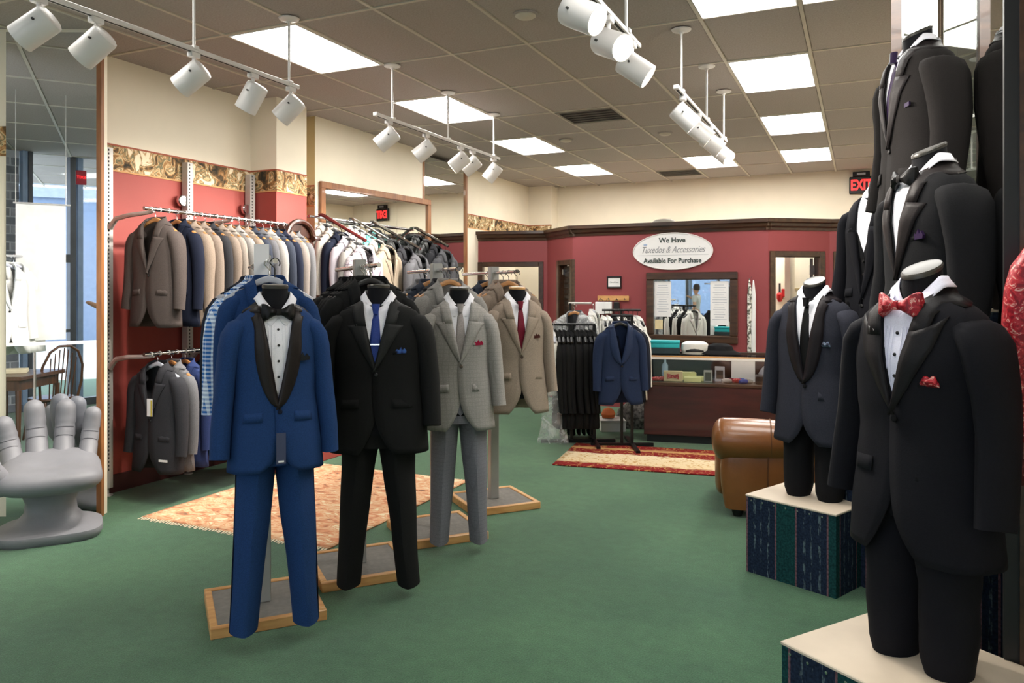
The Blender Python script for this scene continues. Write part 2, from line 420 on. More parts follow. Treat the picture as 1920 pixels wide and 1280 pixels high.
# rear wall, corner pilaster, right walls
wallbox('wall_back', M['cream'], -5.6, 2.2, WB, WB+.1, 0, CEIL+.04)
wallbox('wall_back_pilaster', M['cream'], WL, -4.98, WB-.3, WB, 0, CEIL+.04)
border('X', WL, -4.98, WB-.3, -1)
wallbox('wall_right', M['cream'], .95, 1.05, 5.3, WB, 0, CEIL+.04)
wallbox('wall_right', M['cream'], .45, .72, 2.87, 5.26, 0, CEIL+.04)
wallbox('wall_right', M['cream'], .45, 1.7, 5.26, 5.33, 0, CEIL+.04)
wallbox('wall_right', M['cream'], 1.35, 1.45, -6, 2.85, 0, CEIL+.04)
wallbox('wall_right_end', M['trimwood'], .45, 1.35, 2.84, 2.87, 0, CEIL+.04)
# wall behind and outside: the storefront stands obliquely behind the photographer
S0, S1 = Vector((-7.55, -1.20)), Vector((-4.2, -3.05))
SD = (S1-S0).normalized()
wallbox('wall_far_left', M['cream'], -7.6, -7.5, -1.6, 3.5, 0, CEIL+.04)

# ---------------------------------------------------------------- angled mirror on the left column
MA = Vector(rm(-2.94, 5.47)); MBp = Vector(rm(-3.58, 5.46))
MD = (MBp-MA).normalized(); MN = Vector((-MD.y, MD.x))
if MN.dot(Vector((0, 0))-MA) < 0: MN = -MN
def frame_mtx(P, D, Nn):       # local x along D, local y along the outward normal, z up
    return Matrix(((D.x, Nn.x, 0, P.x), (D.y, Nn.y, 0, P.y), (0, 0, 1, 0), (0, 0, 0, 1)))
mm = frame_mtx(MA, MD, MN); ml = (MBp-MA).length
struct(MB().box(-.02, ml+.75, -.1, -.012, 0, CEIL+.04, mm).build('wall_mirror_column', M['cream'], smooth=False))
struct(MB().box(ml, ml+.72, -.012, -.006, BZ0, BZ1, mm).build('trim_2', M['border'], smooth=False))
t = thing('column_mirror', 'tall floor to ceiling mirror panel beside the grey hand chair, reflecting the shop window', 'mirror')
MB().box(0, ml, -.012, 0, .0, CEIL-.02, mm).build('mirror_glass', M['mirror_cool'], t, False)
MB().box(-.035, 0, -.03, .012, 0, CEIL-.02, mm).build('mirror_edge_trim', M['framewood'], t, False)
# ---------------------------------------------------------------- framed mirror and tall mirror on the left wall
def frame_parts(t, m, w_, y0, y1, z0, z1, th, x):
    """four frame rails in the plane X = x, facing +X"""
    bx('frame_rail', m, x, x+th, y0, y1, z1-w_, z1, t, .004); bx('frame_rail', m, x, x+th, y0, y1, z0, z0+w_, t, .004)
    bx('frame_stile', m, x, x+th, y0, y0+w_, z0+w_, z1-w_, t, .004); bx('frame_stile', m, x, x+th, y1-w_, y1, z0+w_, z1-w_, t, .004)
MIRROR_YAW = -5.3
t = thing('wall_mirror', 'wide wood framed mirror behind the slanted clothes arms, showing the exit sign', 'mirror')
t.location = (WX+.098, 7.65, 0); t.rotation_euler = (0, 0, math.radians(MIRROR_YAW))
for k in range(3):
    y = -.94+k*.627
    bx('mirror_pane', M['mirror'], .008, .014, y+.002, y+.625, .9, 2.70, t)
frame_parts(t, M['framewood'], .07, -1.0, 1.0, .84, 2.77, .035, .002)
t = thing('tall_mirror', 'tall dark edged mirror strip between cream wall and maroon partition', 'mirror', (WX-.02, 0, 0))
bx('mirror_glass', M['mirror'], 0, .012, 8.84, 10.0, .1, 3.40, t)
bx('mirror_edge', M['framewood'], -.02, .03, 10.0, 10.06, .0, CEIL-.02, t)
bx('mirror_edge', M['framewood'], -.02, .03, 8.80, 8.84, .0, CEIL-.02, t)
bx('mirror_backing', M['darkgrey'], -.05, 0, 8.84, 10.0, .0, 3.42, t)

# ---------------------------------------------------------------- right hand mirrors behind the tuxedo forms
t = thing('side_mirror', 'tall mirror panels behind the black tuxedo forms on the right', 'mirror', (.43, 0, 0))
for k, (a, b) in enumerate(((2.88, 3.62), (3.625, 4.36), (4.365, 5.2))):
    bx('mirror_pane', M['mirror_dim'], 0, .01, a+.004, b, .12, CEIL-.02, t)
bx('mirror_bottom_trim', M['oak'], -.02, .01, 2.88, 5.2, .05, .11, t)
bx('mirror_edge_trim', M['blackplastic'], -.02, .02, 2.85, 2.88, 0, CEIL-.02, t)
bx('mirror_backing', M['trimwood'], .01, .018, 2.86, 5.22, 0, CEIL-.02, t)
t = thing('end_mirror', 'narrow mirror with dark wooden edge behind the topmost tuxedo form', 'mirror', (.235, 5.30, 0), math.radians(-21))
bx('mirror_pane', M['mirror'], 0, .195, -.01, 0, .12, CEIL-.02, t)
bx('mirror_edge_trim', M['trimwood'], -.06, 0, -.03, .04, 0, CEIL-.02, t)
bx('mirror_backing', M['trimwood'], 0, .195, 0, .03, 0, CEIL-.02, t)

# ---------------------------------------------------------------- maroon partition of fitting rooms
PZ = 2.37
P = [Vector(p) for p in ((-5.42, 10.70), (-4.36, 10.94), (-3.72, 10.30), (-1.07, 10.22), (-.37, 10.72), (.95, 10.95))]
def ray_s(u, a, b):
    """distance along a-b where the sight line through picture column u crosses it"""
    r = (u-960)/1447; d = Vector((CYW*r-SYW, SYW*r+CYW)); e = b-a
    k = (d.x*a.y-d.y*a.x)/(d.y*e.x-d.x*e.y)
    return k*e.length
def seg_mtx(i):
    a, b = P[i], P[i+1]; D = (b-a).normalized(); return frame_mtx(a, D, Vector((D.y, -D.x))), (b-a).length
PART = [(0, [(905, 1010, 1.97)]), (1, [(1050, 1084, 1.97)]), (2, []), (3, [(1453, 1536, 2.03)]), (4, [(1574, 1640, 2.03)])]
doorn = 0
DOORS = []
for i, ops in PART:
    m4, L = seg_mtx(i)
    if not ops:
        struct(MB().box(0, L, -.1, 0, 0, PZ, m4).build('wall_partition', M['maroon'], smooth=False))
    for (u0, u1, zt) in ops:
        s0, s1 = ray_s(u0, P[i], P[i+1]), min(L-.05, ray_s(u1, P[i], P[i+1]))
        wl = struct(MB().box(0, s0, -.1, 0, 0, PZ, m4).build('wall_partition', M['maroon'], smooth=False))
        struct(MB().box(s1, L, -.1, 0, 0, PZ, m4).build('wall_partition', M['maroon'], smooth=False))
        struct(MB().box(s0, s1, -.1, 0, zt, PZ, m4).build('wall_partition', M['maroon'], smooth=False))
        doorn += 1
        dr = bpy.data.objects.new(f'door_{doorn}', None); COL.objects.link(dr); struct(dr)
        c = .075
        for (a, b, z0, z1) in ((s0-c, s0, 0, zt+c), (s1, s1+c, 0, zt+c)):
            MB().box(a, b, -.12, .025, z0, z1, m4).build('door_jamb', M['trimwood'], dr, False, .006)
        MB().box(s0, s1, -.12, .025, zt, zt+c, m4).build('door_head', M['trimwood'], dr, False, .006)
        DOORS.append((dr, m4, s0, s1, zt))
    # crown moulding with a stepped profile
for i in range(5):
    m4, L = seg_mtx(i); a, b = -.04, L+.04
    prof = [(-.12, PZ), (.012, PZ), (.018, PZ+.03), (.045, PZ+.05), (.055, PZ+.085), (.085, PZ+.10), (.085, PZ+.145), (-.12, PZ+.145)]
    vs = [m4 @ Vector((s, y, z)) for s in (a, b) for y, z in prof]; n = len(prof)
    struct(MB().add(vs, [tuple(range(n-1, -1, -1)), tuple(range(n, 2*n))]+[(k, (k+1) % n, n+(k+1) % n, n+k) for k in range(n)]).build('trim_crown', M['trimwood'], smooth=False))
# dark louvred leaf in the second doorway
dr, m4, s0, s1, zt = DOORS[1]
MB().box(s0+.01, s1-.01, -.075, -.06, .02, zt-.01, m4).build('door_leaf', M['trimwood'], dr, False)
for k in range(22):
    MB().box(s0+.06, s1-.06, -.06, -.045, .2+k*.08, .255+k*.08, m4).build('louvre_slat', mat('louvre', '#241812', .5), dr, False)
MB().box(s0+.05, s0+.08, -.045, -.01, zt-.14, zt-.06, m4).build('door_closer', M['chrome'], dr, False)
# leaves folded open inside doorways three and four, with their hinges
for q in (2, 3):
    dr, m4, s0, s1, zt = DOORS[q]
    e = s1-.03 if q == 2 else s0+.03
    hp = m4 @ Vector((e, -.125, 0)); hd = Vector((hp.x, hp.y)).normalized(); lm = frame_mtx(Vector((hp.x, hp.y)), hd, Vector((-hd.y, hd.x)))
    MB().box(.01, .70, -.02, .02, .01, zt-.01, lm).build('door_leaf', M['trimwood'], dr, False)
    for z in (.3, 1.05, zt-.22): MB().box(e-.035, e+.035, -.125, -.105, z, z+.12, m4).build('hinge', M['chrome'], dr, False)
# fitting room dividers behind the partition
wallbox('wall_fitting', M['cream'], -3.95, -3.88, 10.75, WB, 0, 2.3)
wallbox('wall_fitting', M['cream'], -.95, -.88, 11.1, WB, 0, 2.3)
wallbox('wall_fitting', M['cream'], -3.88, .95, 11.9, 11.96, 0, 2.25)
wallbox('trim_rail', M['tan'], -.88, .95, 11.88, 11.9, 1.62, 1.64)
wallbox('wall_fitting', M['cream'], WL, -3.95, 12.1, 12.16, 0, 2.3)

# ---------------------------------------------------------------- storefront behind the camera (seen in the mirrors)
SM = frame_mtx(S0, SD, Vector((-SD.y, SD.x)) if Vector((-SD.y, SD.x)).dot(-S0) > 0 else Vector((SD.y, -SD.x)))
SL = (S1-S0).length
M['frameblue'] = mat('blue_grey_aluminium', '#8fa3bd', .4, .3)
M['framedark'] = mat('dark_bronze_aluminium', '#5d5f63', .4, .4)
w1 = bpy.data.objects.new('window_1', None); COL.objects.link(w1); struct(w1)
# brick pier: single bricks with recessed mortar
pier = struct(MB().box(0, 1.72, -.26, -.03, 0, CEIL, SM).build('wall_brick_pier', mat('mortar', '#b9bcc0', .9), smooth=False))
rowz = 0; k = 0; random.seed(3)
bm_ = [mat('grey_brick_%d' % q, c, .9, var=.12, scale=14) for q, c in enumerate(('#8b8d92', '#9a9ba0', '#777a80'))]
while rowz < CEIL-.1:
    s = -.1 if k % 2 else 0
    while s < 1.72:
        a, b = max(0, s), min(1.72, s+.2)
        if b-a > .04: MB().box(a+.008, b-.008, -.05, -.012+random.uniform(-.008, .006), rowz+.008, rowz+.1, SM).build('brick', random.choice(bm_), pier, False)
        s += .215
    rowz += .112; k += 1
MB().box(1.72, SL, -.02, .0, .05, CEIL, SM).build('window_pane', M['glass'], w1, False)
for s, wd, mt in ((1.76, .06, 'frameblue'), (1.83, .05, 'framedark'), (2.37, .08, 'framedark'), (2.47, .07, 'frameblue'), (3.3, .06, 'framedark')):
    MB().box(s-wd/2, s+wd/2, -.05, .05, 0, CEIL, SM).build('mullion', M[mt], w1, False)
MB().box(1.72, SL, -.05, .05, 0, .10, SM).build('window_sill', M['framedark'], w1, False)
MB().box(1.86, 2.34, -.05, .06, 1.99, 2.10, SM).build('door_header', M['framedark'], w1, False)
MB().box(1.88, 2.33, .03, .06, 1.03, 1.07, SM).build('push_bar', M['framedark'], w1, False)
# the rest of the street side: window wall to the right behind the camera
w2 = bpy.data.objects.new('window_2', None); COL.objects.link(w2); struct(w2)
bx('window_pane', M['glass'], -4.2, 1.4, -3.06, -3.04, .3, CEIL, w2)
for x in (-4.2, -2.9, -1.6, -.3, 1.0): bx('mullion', M['framedark'], x-.035, x+.035, -3.1, -3.0, 0, CEIL, w2)
bx('window_sill', M['framedark'], -4.2, 1.4, -3.12, -2.98, 0, .3, w2)
# pavement, soffit and the pale building over the street
struct(bx('pavement', mat('pale_concrete', '#c4c2bd', .9), -30, 12, -30, -6, -.15, -.02))
struct(bx('soffit', mat('grey_soffit', '#a9b0ba', .8), -12, 4, -5.9, -3.2, CEIL+.02, CEIL+.12))
t = thing('street_building', 'pale blue grey building across the street, seen in the column mirror', 'building', (-12, -17, 0))
bx('building_wall', mat('far_wall', '#6c7c94', .9), -14, 16, -6, 0, 0, 4.4, t)
bx('building_parapet', mat('far_parapet', '#8e98a8', .9), -14.1, 16.1, -6.1, .1, 4.4, 4.7, t)

# ================================================================ garments
JZ = [.035, .0, -.03, -.065, -.11, -.20, -.30, -.42, -.55, -.68, -.82]
JW = [.066, .076, .125, .178, .196, .203, .196, .190, .202, .216, .226]
JD = [.064, .078, .092, .104, .116, .132, .130, .124, .132, .142, .146]
NE = 2.35
class Body:
    """torso surface of one size: z 0 at the nape, front toward -y"""
    def __init__(s, wk=1., dk=1., lk=1.): s.wk, s.dk, s.lk = wk, dk, lk
    def w(s, z): return lerp_table(JZ, JW, z/s.lk)*(s.wk if z < -.03 else 1+(s.wk-1)*.4)
    def d(s, z): return lerp_table(JZ, JD, z/s.lk)*s.dk
    def pt(s, th, z, k=1.):
        c, q = math.cos(th), math.sin(th); e = 2/NE
        return Vector((s.w(z)*k*math.copysign(abs(q)**e, q), -s.d(z)*k*math.copysign(abs(c)**e, c), z))
    def th_of_x(s, x, z):
        return math.asin(max(-1, min(1, math.copysign(min(1, abs(x)/s.w(z))**(NE/2), x))))
    def front(s, x, z, off=0.):
        wv = s.w(z); q = min(.985, abs(x)/wv)
        return Vector((x, -s.d(z)*(1-q**NE)**(1/NE)-off, z))
def edge_x(z, side, zb, lk, cut=.105):
    """x of the front edge (side +1 = viewer's right panel, lying on top)"""
    zz = z/lk
    if zz > zb:
        t = (zz-zb)/(-.004-zb); t = max(0, min(1, t))
        x = -.012+(.072+.012)*t**.92
        return x if side > 0 else -(x+.006*(1-t))
    low = zb-.10
    x = -.014
    if zz < low:
        t = (low-zz)/(low+.82); x += cut*t**3.2+.02*t
    return x if side > 0 else -x
def jacket_meshes(key, b, zb=-.40, hem=-.80, res=(24, 34), style='notch', lap=.085, seed=0, sl=1., hang=0., spread=1., cut=.105, open_=0):
    """returns dict name -> mesh for one jacket size"""
    nz, nt = res; lk = b.lk; out = {}
    def wob(p, a=.006):
        n = noise.noise_vector(Vector((p.x*7+seed, p.y*7, p.z*2.6+seed*3)))
        n2 = noise.noise_vector(Vector((p.x*18+seed, p.y*18, p.z*7)))
        return p+n*a+n2*a*.35
    zs = [.0+(hem*lk-.0)*(j/nz)**1.0 for j in range(nz+1)]
    zs = [.012]+zs
    def fn(i, j):
        z = zs[j]; u = i/nt
        tr = b.th_of_x(edge_x(z, 1, zb, lk, cut), z); tl = -b.th_of_x(edge_x(z, -1, zb, lk, cut), z)
        th = tr+u*(2*PI-tl-tr)
        k = 1+.05*(.5-u)*(1 if z < zb*lk else .3)
        p = b.pt(th, z, k)
        if hang and z < zb*lk: p.y *= 1
        return wob(p, .006*smoothstep(-.02, -.2, z)+.0015)
    out['body'] = MB().grid(fn, nt, len(zs)-1).mesh('jacket_body')
    # sleeves
    for s, nm in ((1, 'sleeve_r'), (-1, 'sleeve_l')):
        wk = b.wk; dk = b.dk; sp = spread
        P = [(.112*wk, 0, -.098), (.150*wk, 0, -.104), (.180*wk, 0, -.122), (.200*wk, 0, -.158), (.212*wk, .0, -.215), (.221*wk+.003*sp, .002, -.30),
             (.225*wk+.010*sp, -.004, -.40), (.227*wk+.017*sp, -.018, -.50), (.229*wk+.022*sp, -.035, -.60), (.23*wk+.026*sp, -.048, -.665*sl)]
        R = [(.026, .05), (.042, .086), (.051, .101), (.055, .104), (.055, .099), (.052, .091), (.049, .082), (.047, .075), (.045, .069), (.044, .064)]
        P = [(s*x, y*dk, z*lk) for x, y, z in P]; R = [(a*wk**.5, c*dk**.8) for a, c in R]
        m = MB().tube(P, R, 14 if nt > 20 else 10, True, ref=(0, 1, 0))
        m.v = [tuple(wob(Vector(p), .0095 if p[2] < -.2 else .003)) for p in m.v]
        out[nm] = m.mesh('sleeve', ang=60)
    # lapels and collar
    nr = 16 if nt > 20 else 8
    tcut = .70 if style != 'shawl' else 1.0
    def wd(t):
        if style == 'shawl': return .006+lap*(math.sin(PI*min(1, t*1.02)**.8)**.65)*.92+.034*smoothstep(.75, 1, t)
        return .004+lap*(min(1, t/tcut))**.85
    for s, nm in ((1, 'lapel_r'), (-1, 'lapel_l')):
        def lf(i, j):
            t = j/nr*tcut; z = (zb+(-.004-zb)*t)*lk; c = i/4
            x = edge_x(z-1e-4, s, zb-1e-3, lk, cut)+s*wd(t)*c
            zz = z
            if style == 'peak': zz += .05*c**2*smoothstep(.55, tcut, t)
            if style == 'notch': zz -= .012*c*smoothstep(.5, tcut, t)
            o = .004+.009*math.sin(PI*min(1, c*1.1+.12))+(.006 if s > 0 else .003)
            wmax = b.w(zz)*.96
            if abs(x) > wmax: x = math.copysign(wmax, x)
            return b.front(x, zz, o)
        out[nm] = MB().grid(lf, 4, nr).mesh('lapel')
    ncol = 22
    t0 = .66 if style != 'shawl' else .93
    def cf(i, j):
        """collar strip: from one lapel top, round the back of the neck, to the other"""
        u = i/ncol; s = 1 if u < .5 else -1; q = u*2 if u < .5 else (1-u)*2     # q 0 at the lapel, 1 at the nape
        c = j/3
        if q < .34:
            k = q/.34; t = t0+(1-t0)*k; z = (zb+(-.004-zb)*t)*lk
            x = edge_x(z, s, zb-1e-3, lk, cut)+s*c*(.055+.0*k)
            zz = z-.0*c+.018*k*(1-c)
            x = math.copysign(min(abs(x), b.w(zz)*.97), x)
            return b.front(x, zz, .013+.004*(1-abs(2*c-1)))
        th = (PI*.42+(q-.34)/.66*PI*.58)*s
        zt = .016+.02*smoothstep(.34, .7, q); z = zt-(.056)*c
        p = b.pt(th, min(z, .02), 1.0)
        n = Vector((math.sin(th), -math.cos(th), 0)); return Vector((p.x, p.y, z))+n*(.010+.006*c)
    out['collar'] = MB().grid(cf, ncol, 3).mesh('collar')
    # pocket flaps, welt, button
    for s, nm in ((1, 'flap_r'), (-1, 'flap_l')):
        def pf(i, j):
            x = s*(.075+.088*i/5)*b.wk; z = (-.512-.045*j/2-.006*i/5)*lk; return b.front(x, z, .006+.003*j/2)
        out[nm] = MB().grid(pf, 5, 2).mesh('pocket_flap')
    def wf(i, j):
        x = (.078+.07*i/4)*b.wk; z = (-.262+.012*i/4-.016*j)*lk; return b.front(x, z, .005)
    out['welt'] = MB().grid(wf, 4, 1).mesh('pocket_welt')
    bt = MB(); c = b.front(.004, (zb-.012)*lk, .012)
    bt.tube([c+Vector((0, .006, 0)), c, c-Vector((0, .003, 0))], [.009, .0105, .007], 10, ref=(0, 0, 1)); out['button'] = bt.mesh('button')
    return out
PARTN = {'body': 'jacket_body', 'sleeve_r': 'sleeve', 'sleeve_l': 'sleeve', 'lapel_r': 'lapel', 'lapel_l': 'lapel', 'collar': 'collar',
         'flap_r': 'pocket_flap', 'flap_l': 'pocket_flap', 'welt': 'pocket_welt', 'button': 'button'}
def make_jacket(meshes, label, m, lm=None, loc=(0, 0, 0), rz=0, group=None, bm=None, fm=None, skip=(), cat='jacket', name='suit_jacket', cm=None):
    t = thing(name, label, cat, loc, rz, group)
    for k, me in meshes.items():
        if k in skip: continue
        mt = m
        if k.startswith('lapel'): mt = lm or m
        if k == 'collar': mt = cm or lm or m
        if k == 'button': mt = bm or M['blackplastic']
        if k.startswith('flap'): mt = fm or m
        o = put(me, PARTN[k], mt, t, solid={'body': .006, 'collar': .006, 'lapel_r': .005, 'lapel_l': .005, 'flap_r': .003, 'flap_l': .003, 'welt': .003}.get(k, 0), offset=1 if k == 'body' else 0)
    return t
def make_shirt(b, label, loc, rz, studs=0, group=None, zlow=-.46, m=None, plow=-.38):
    """white shirt front and collar showing inside the jacket opening"""
    m = m or M['white']; t = thing('dress_shirt', label, 'shirt', loc, rz, group)
    def fn(i, j):
        xr = (-1+2*i/12); z0 = -.042+.042*min(1, abs(xr)*1.3); z = (z0+(zlow-z0)*j/14)*b.lk; x = xr*min(.095, b.w(z)*.90); p = b.front(x, z, 0); p.y *= .965; p.y += .002*math.cos(i*PI); return p
    MB().grid(fn, 12, 14).build('shirt_front', m, t, solid=.003)
    def cf(i, j):
        a = -PI+2*PI*i/48+.0001; q = abs(a); c = j/3
        top = -.034+.102*min(1, q/1.35)**.9                      # stands higher at the back
        drop = .034+.046*math.exp(-((q-.42)/.30)**2)-.03*math.exp(-(q/.13)**2)
        gap = .10*math.exp(-(q/.2)**2)
        r = .066+.026*c**1.2+.012*c*math.exp(-((q-.45)/.3)**2)
        z = top-drop*c-.012
        return Vector((r*math.sin(a)*1.02, -r*math.cos(a)*1.03-.004*c, z))
    MB().grid(cf, 48, 3).build('shirt_collar', m, t, solid=.003)
    if studs:
        for k in range(studs):
            p = b.front(0, (-.12-(-.04-plow)/(studs+.5)*k)*b.lk, 0); p.y = p.y*.965-.002
            MB().lathe([(.0, .005), (.0045, .003), (.006, 0), (.0, -.001)], 8).build('stud', M['blackplastic'], t, loc=p).rotation_euler = (PI/2, 0, 0)
        for s in (-1, 1):
            for k in range(3):
                def pl(i, j): 
                    z = (-.10+(plow+.10)*j/8)*b.lk; x = s*(.016+.013*k)+.003*i; p = b.front(x, z, 0); p.y = p.y*.965-.0025-.001*i; return p
                MB().grid(pl, 1, 8).build('shirt_pleat', m, t, solid=.0015)
    return t
def make_bowtie(b, label, loc, rz, m, k=1.):
    t = thing('bow_tie', label, 'bow tie', loc, rz)
    c = Vector((0, -b.d(-.03)*1.0-.028, -.035))
    for s in (-1, 1):
        def fn(i, j):
            q = j/9; a = 2*PI*i/12
            x = .006+.064*q; h = (.013+.026*smoothstep(0, .9, q))*(1 if q < .95 else .96); th = .008+.010*math.sin(PI*min(1, q*.9))
            return c+Vector((s*x*k, -th*math.cos(a)*(1+.25*math.sin(3*a+q*4))+.02*q*q, h*math.copysign(abs(math.sin(a))**.7, math.sin(a))*k))
        MB().grid(fn, 12, 9, True, True, True).build('bow_wing', m, t)
    MB().box(-.011, .011, -.013, .008, -.014, .014, Matrix.Translation(c)).build('bow_knot', m, t, bevel=.005, seg=2)
    return t
def make_tie(b, label, loc, rz, m, bar=None, low=-.44):
    t = thing('necktie', label, 'tie', loc, rz)
    def fn(i, j):
        q = j/14; z = (-.052+(low+.052)*q)*b.lk; hw = .012+.026*q**.8; x = hw*(-1+2*i/6)
        p = b.front(0, z, 0); return Vector((x, p.y*.965-.001-.0035*(1-(2*i/6-1)**2), z))
    MB().grid(fn, 6, 14).build('tie_blade', m, t, solid=.004)
    p = b.front(0, -.035, 0)
    def kn(i, j):
        q = j/4; a = 2*PI*i/12; hw = .022-.009*q; return Vector((hw*math.cos(a), p.y-.019+.015*math.sin(a)-.004*q, -.012-.05*q))
    MB().grid(kn, 12, 4, True, True, True).build('tie_knot', m, t)
    if bar:
        z = -.225*b.lk; q = b.front(0, z, 0); bx('tie_bar', bar, -.024, .024, q.y*.965-.012, q.y*.965-.003, z-.003, z+.004, t)
    return t
def make_square(b, label, loc, rz, m, style='puff', k=1.):
    """handkerchief peeking from the breast pocket"""
    x0 = .113*b.wk; z0 = -.268*b.lk; c = b.front(x0, z0, .006)
    if style == 'puff':
        def fn(i, j):
            a = PI*i/12; q = j/4; r = .036*k*(1-.06*math.sin(a*5))
            return c+Vector((r*math.cos(a)*(1-.55*(1-q)*0), -.004-.012*math.sin(a)*math.sin(PI*q), -.004+(.034*k*math.sin(a)+.006*math.sin(7*a))*q))
        me = MB().grid(fn, 12, 4)
    elif style == 'peaks':
        pts = [(-.034, -.006), (.034, -.002), (.036, .012), (.022, .03), (.012, .016), (.002, .036), (-.010, .016), (-.024, .024), (-.034, .008)]
        me = MB().prism([(x*k, z*k) for x, z in pts], -.004, .006, Matrix.Translation(c) @ Matrix.Rotation(PI/2, 4, 'X'))
    else:
        me = MB().prism([(-.036*k, -.004), (.036*k, 0), (.036*k, .018), (-.036*k, .014)], -.003, .004, Matrix.Translation(c) @ Matrix.Rotation(PI/2, 4, 'X'))
    o = me.build('pocket_square', m, None, solid=.003 if style == 'puff' else 0)
    o.location = loc; o.rotation_euler = (0, 0, rz); return tag(o, label, 'pocket square')
def make_trousers(label, loc, rz, m, zw=-.70, zh=-1.53, spread=.09, hemw=(.098, .118), group=None, topw=.168, lean=0, stripe=None, dk=1.):
    t = thing('trousers', label, 'trousers', loc, rz, group)
    zc = zw-.16
    def ringpt(cx, cy, rx, ry, a):
        # pressed crease: the section runs to a point at front and back
        c, q = math.cos(a), math.sin(a); e = 1.38
        return Vector((cx+1.06*rx*math.copysign(abs(q)**e, q), cy-ry*1.1*math.copysign(abs(c)**e, c), 0))
    for s in (-1, 1):
        def fn(i, j):
            q = j/18; z = zw+(zh-zw)*q; a = 2*PI*i/20
            k = smoothstep(0, .28, q)
            cx = s*(topw*.50+(spread-topw*.50)*q); rx = (topw*.53)*(1-k)+(hemw[0]*.62+.026*(1-q))*k; ry = .118*dk*(1-k)+(hemw[1]*.86+.018*(1-q))*k
            p = ringpt(cx, lean*q-.015*math.sin(PI*q), rx, ry, a); p.z = z+(.0 if q < .99 else -.018*math.sin(a*1)*0-.012*math.cos(a))
            n = noise.noise_vector(Vector((p.x*6+s*3, p.y*6+loc[0], p.z*3))); return p+Vector((n.x, n.y, 0))*.010*smoothstep(.05, .3, q)
        MB().grid(fn, 20, 18, True, True, False).build('trouser_leg', m, t, ang=42)
        if stripe:
            def sf(i, j):
                q = .05+.95*j/18; z = zw+(zh-zw)*q; k = smoothstep(0, .28, q)
                cx = s*(topw*.50+(spread-topw*.50)*q); rx = (topw*.53)*(1-k)+(hemw[0]*.62+.026*(1-q))*k
                return Vector((cx+s*(rx+.004), lean*q-.015*math.sin(PI*q)-.012+.024*i, z))
            MB().grid(sf, 1, 18).build('side_stripe', stripe, t, solid=.002)
    def wf(i, j):
        a = 2*PI*i/24; z = zw+.13-.20*j/4; return Vector((topw*1.02*math.sin(a), -.122*dk*math.cos(a), z))
    MB().grid(wf, 24, 4, True, True, False).build('trouser_seat', m, t)
    return t
def make_hanger_meshes():
    h = {}
    m = MB(); P = [(-.20, .0, -.085), (-.15, 0, -.055), (-.09, 0, -.018), (-.03, 0, .008), (0, 0, .016), (.03, 0, .008), (.09, 0, -.018), (.15, 0, -.055), (.20, 0, -.085)]
    R = [(.012, .016), (.013, .018), (.014, .014), (.016, .011), (.018, .010), (.016, .011), (.014, .014), (.013, .018), (.012, .016)]
    h['hanger_arm'] = m.tube(P, [(a, c) for a, c in R], 8, ref=(0, 1, 0)).mesh('hanger_arm')
    m = MB(); pts = [(0, 0, .02), (0, 0, .06)]+[(.022*math.cos(PI*1.0-a)+.0, 0, .085+.024*math.sin(a)) for a in [k*PI*1.15/8 for k in range(9)]]
    pts[2:] = [(.022-.022*math.cos(a)-.022, 0, .085+.022*math.sin(a)) for a in [k*PI*1.2/8 for k in range(9)]]
    h['hanger_hook'] = m.tube(pts, .0028, 6).mesh('hanger_hook')
    return h
HM = make_hanger_meshes()
def make_hanger(label, loc, rz, m=None, hook=None, group=None):
    """hook eye sits at loc z; arms below"""
    t = thing('coat_hanger', label, 'hanger', loc, rz, group)
    put(HM['hanger_arm'], 'hanger_arm', m or M['hangerwood'], t); put(HM['hanger_hook'], 'hanger_hook', hook or M['chrome'], t)
    return t
HOOKTOP = .107      # rail top above a hanger's origin
# one jacket of each kind for the racks
RACK = {}
def rack_jacket(kind):
    if kind in RACK: return RACK[kind]
    b = Body(1.0, .50, 1.0)
    if kind == 'front': RACK[kind] = jacket_meshes('f', Body(1.02, .55), -.40, res=(22, 30), spread=.6, seed=5)
    elif kind == 'shawl': RACK[kind] = jacket_meshes('s', Body(1.0, .55), -.40, res=(22, 30), style='shawl', spread=.5, seed=8)
    elif kind == 'long': RACK[kind] = jacket_meshes('l', Body(.92, .36, 1.22), -.36, res=(12, 16), seed=9, spread=.2)
    else: RACK[kind] = jacket_meshes('r%s' % kind, Body(1.0, .42), -.40, res=(13, 18), seed=11+len(RACK)*3, spread=.35)
    return RACK[kind]
def hung(kind, label, hlabel, x, y, ztop, rz, m, lm=None, group=None, hgroup=None, hm=None, name='suit_jacket', cat='jacket', s=1, skip=('welt',), hook=None):
    """a jacket on its own hanger, hooked over a rail whose top is ztop"""
    z = ztop-HOOKTOP
    make_hanger(hlabel, (x, y, z), rz, hm, hook, hgroup)
    j = make_jacket(rack_jacket(kind), label, m, lm, (x, y, z+.004), rz, group, name=name, cat=cat, skip=skip)
    if s != 1: j.scale = (s, s, s)
    return j
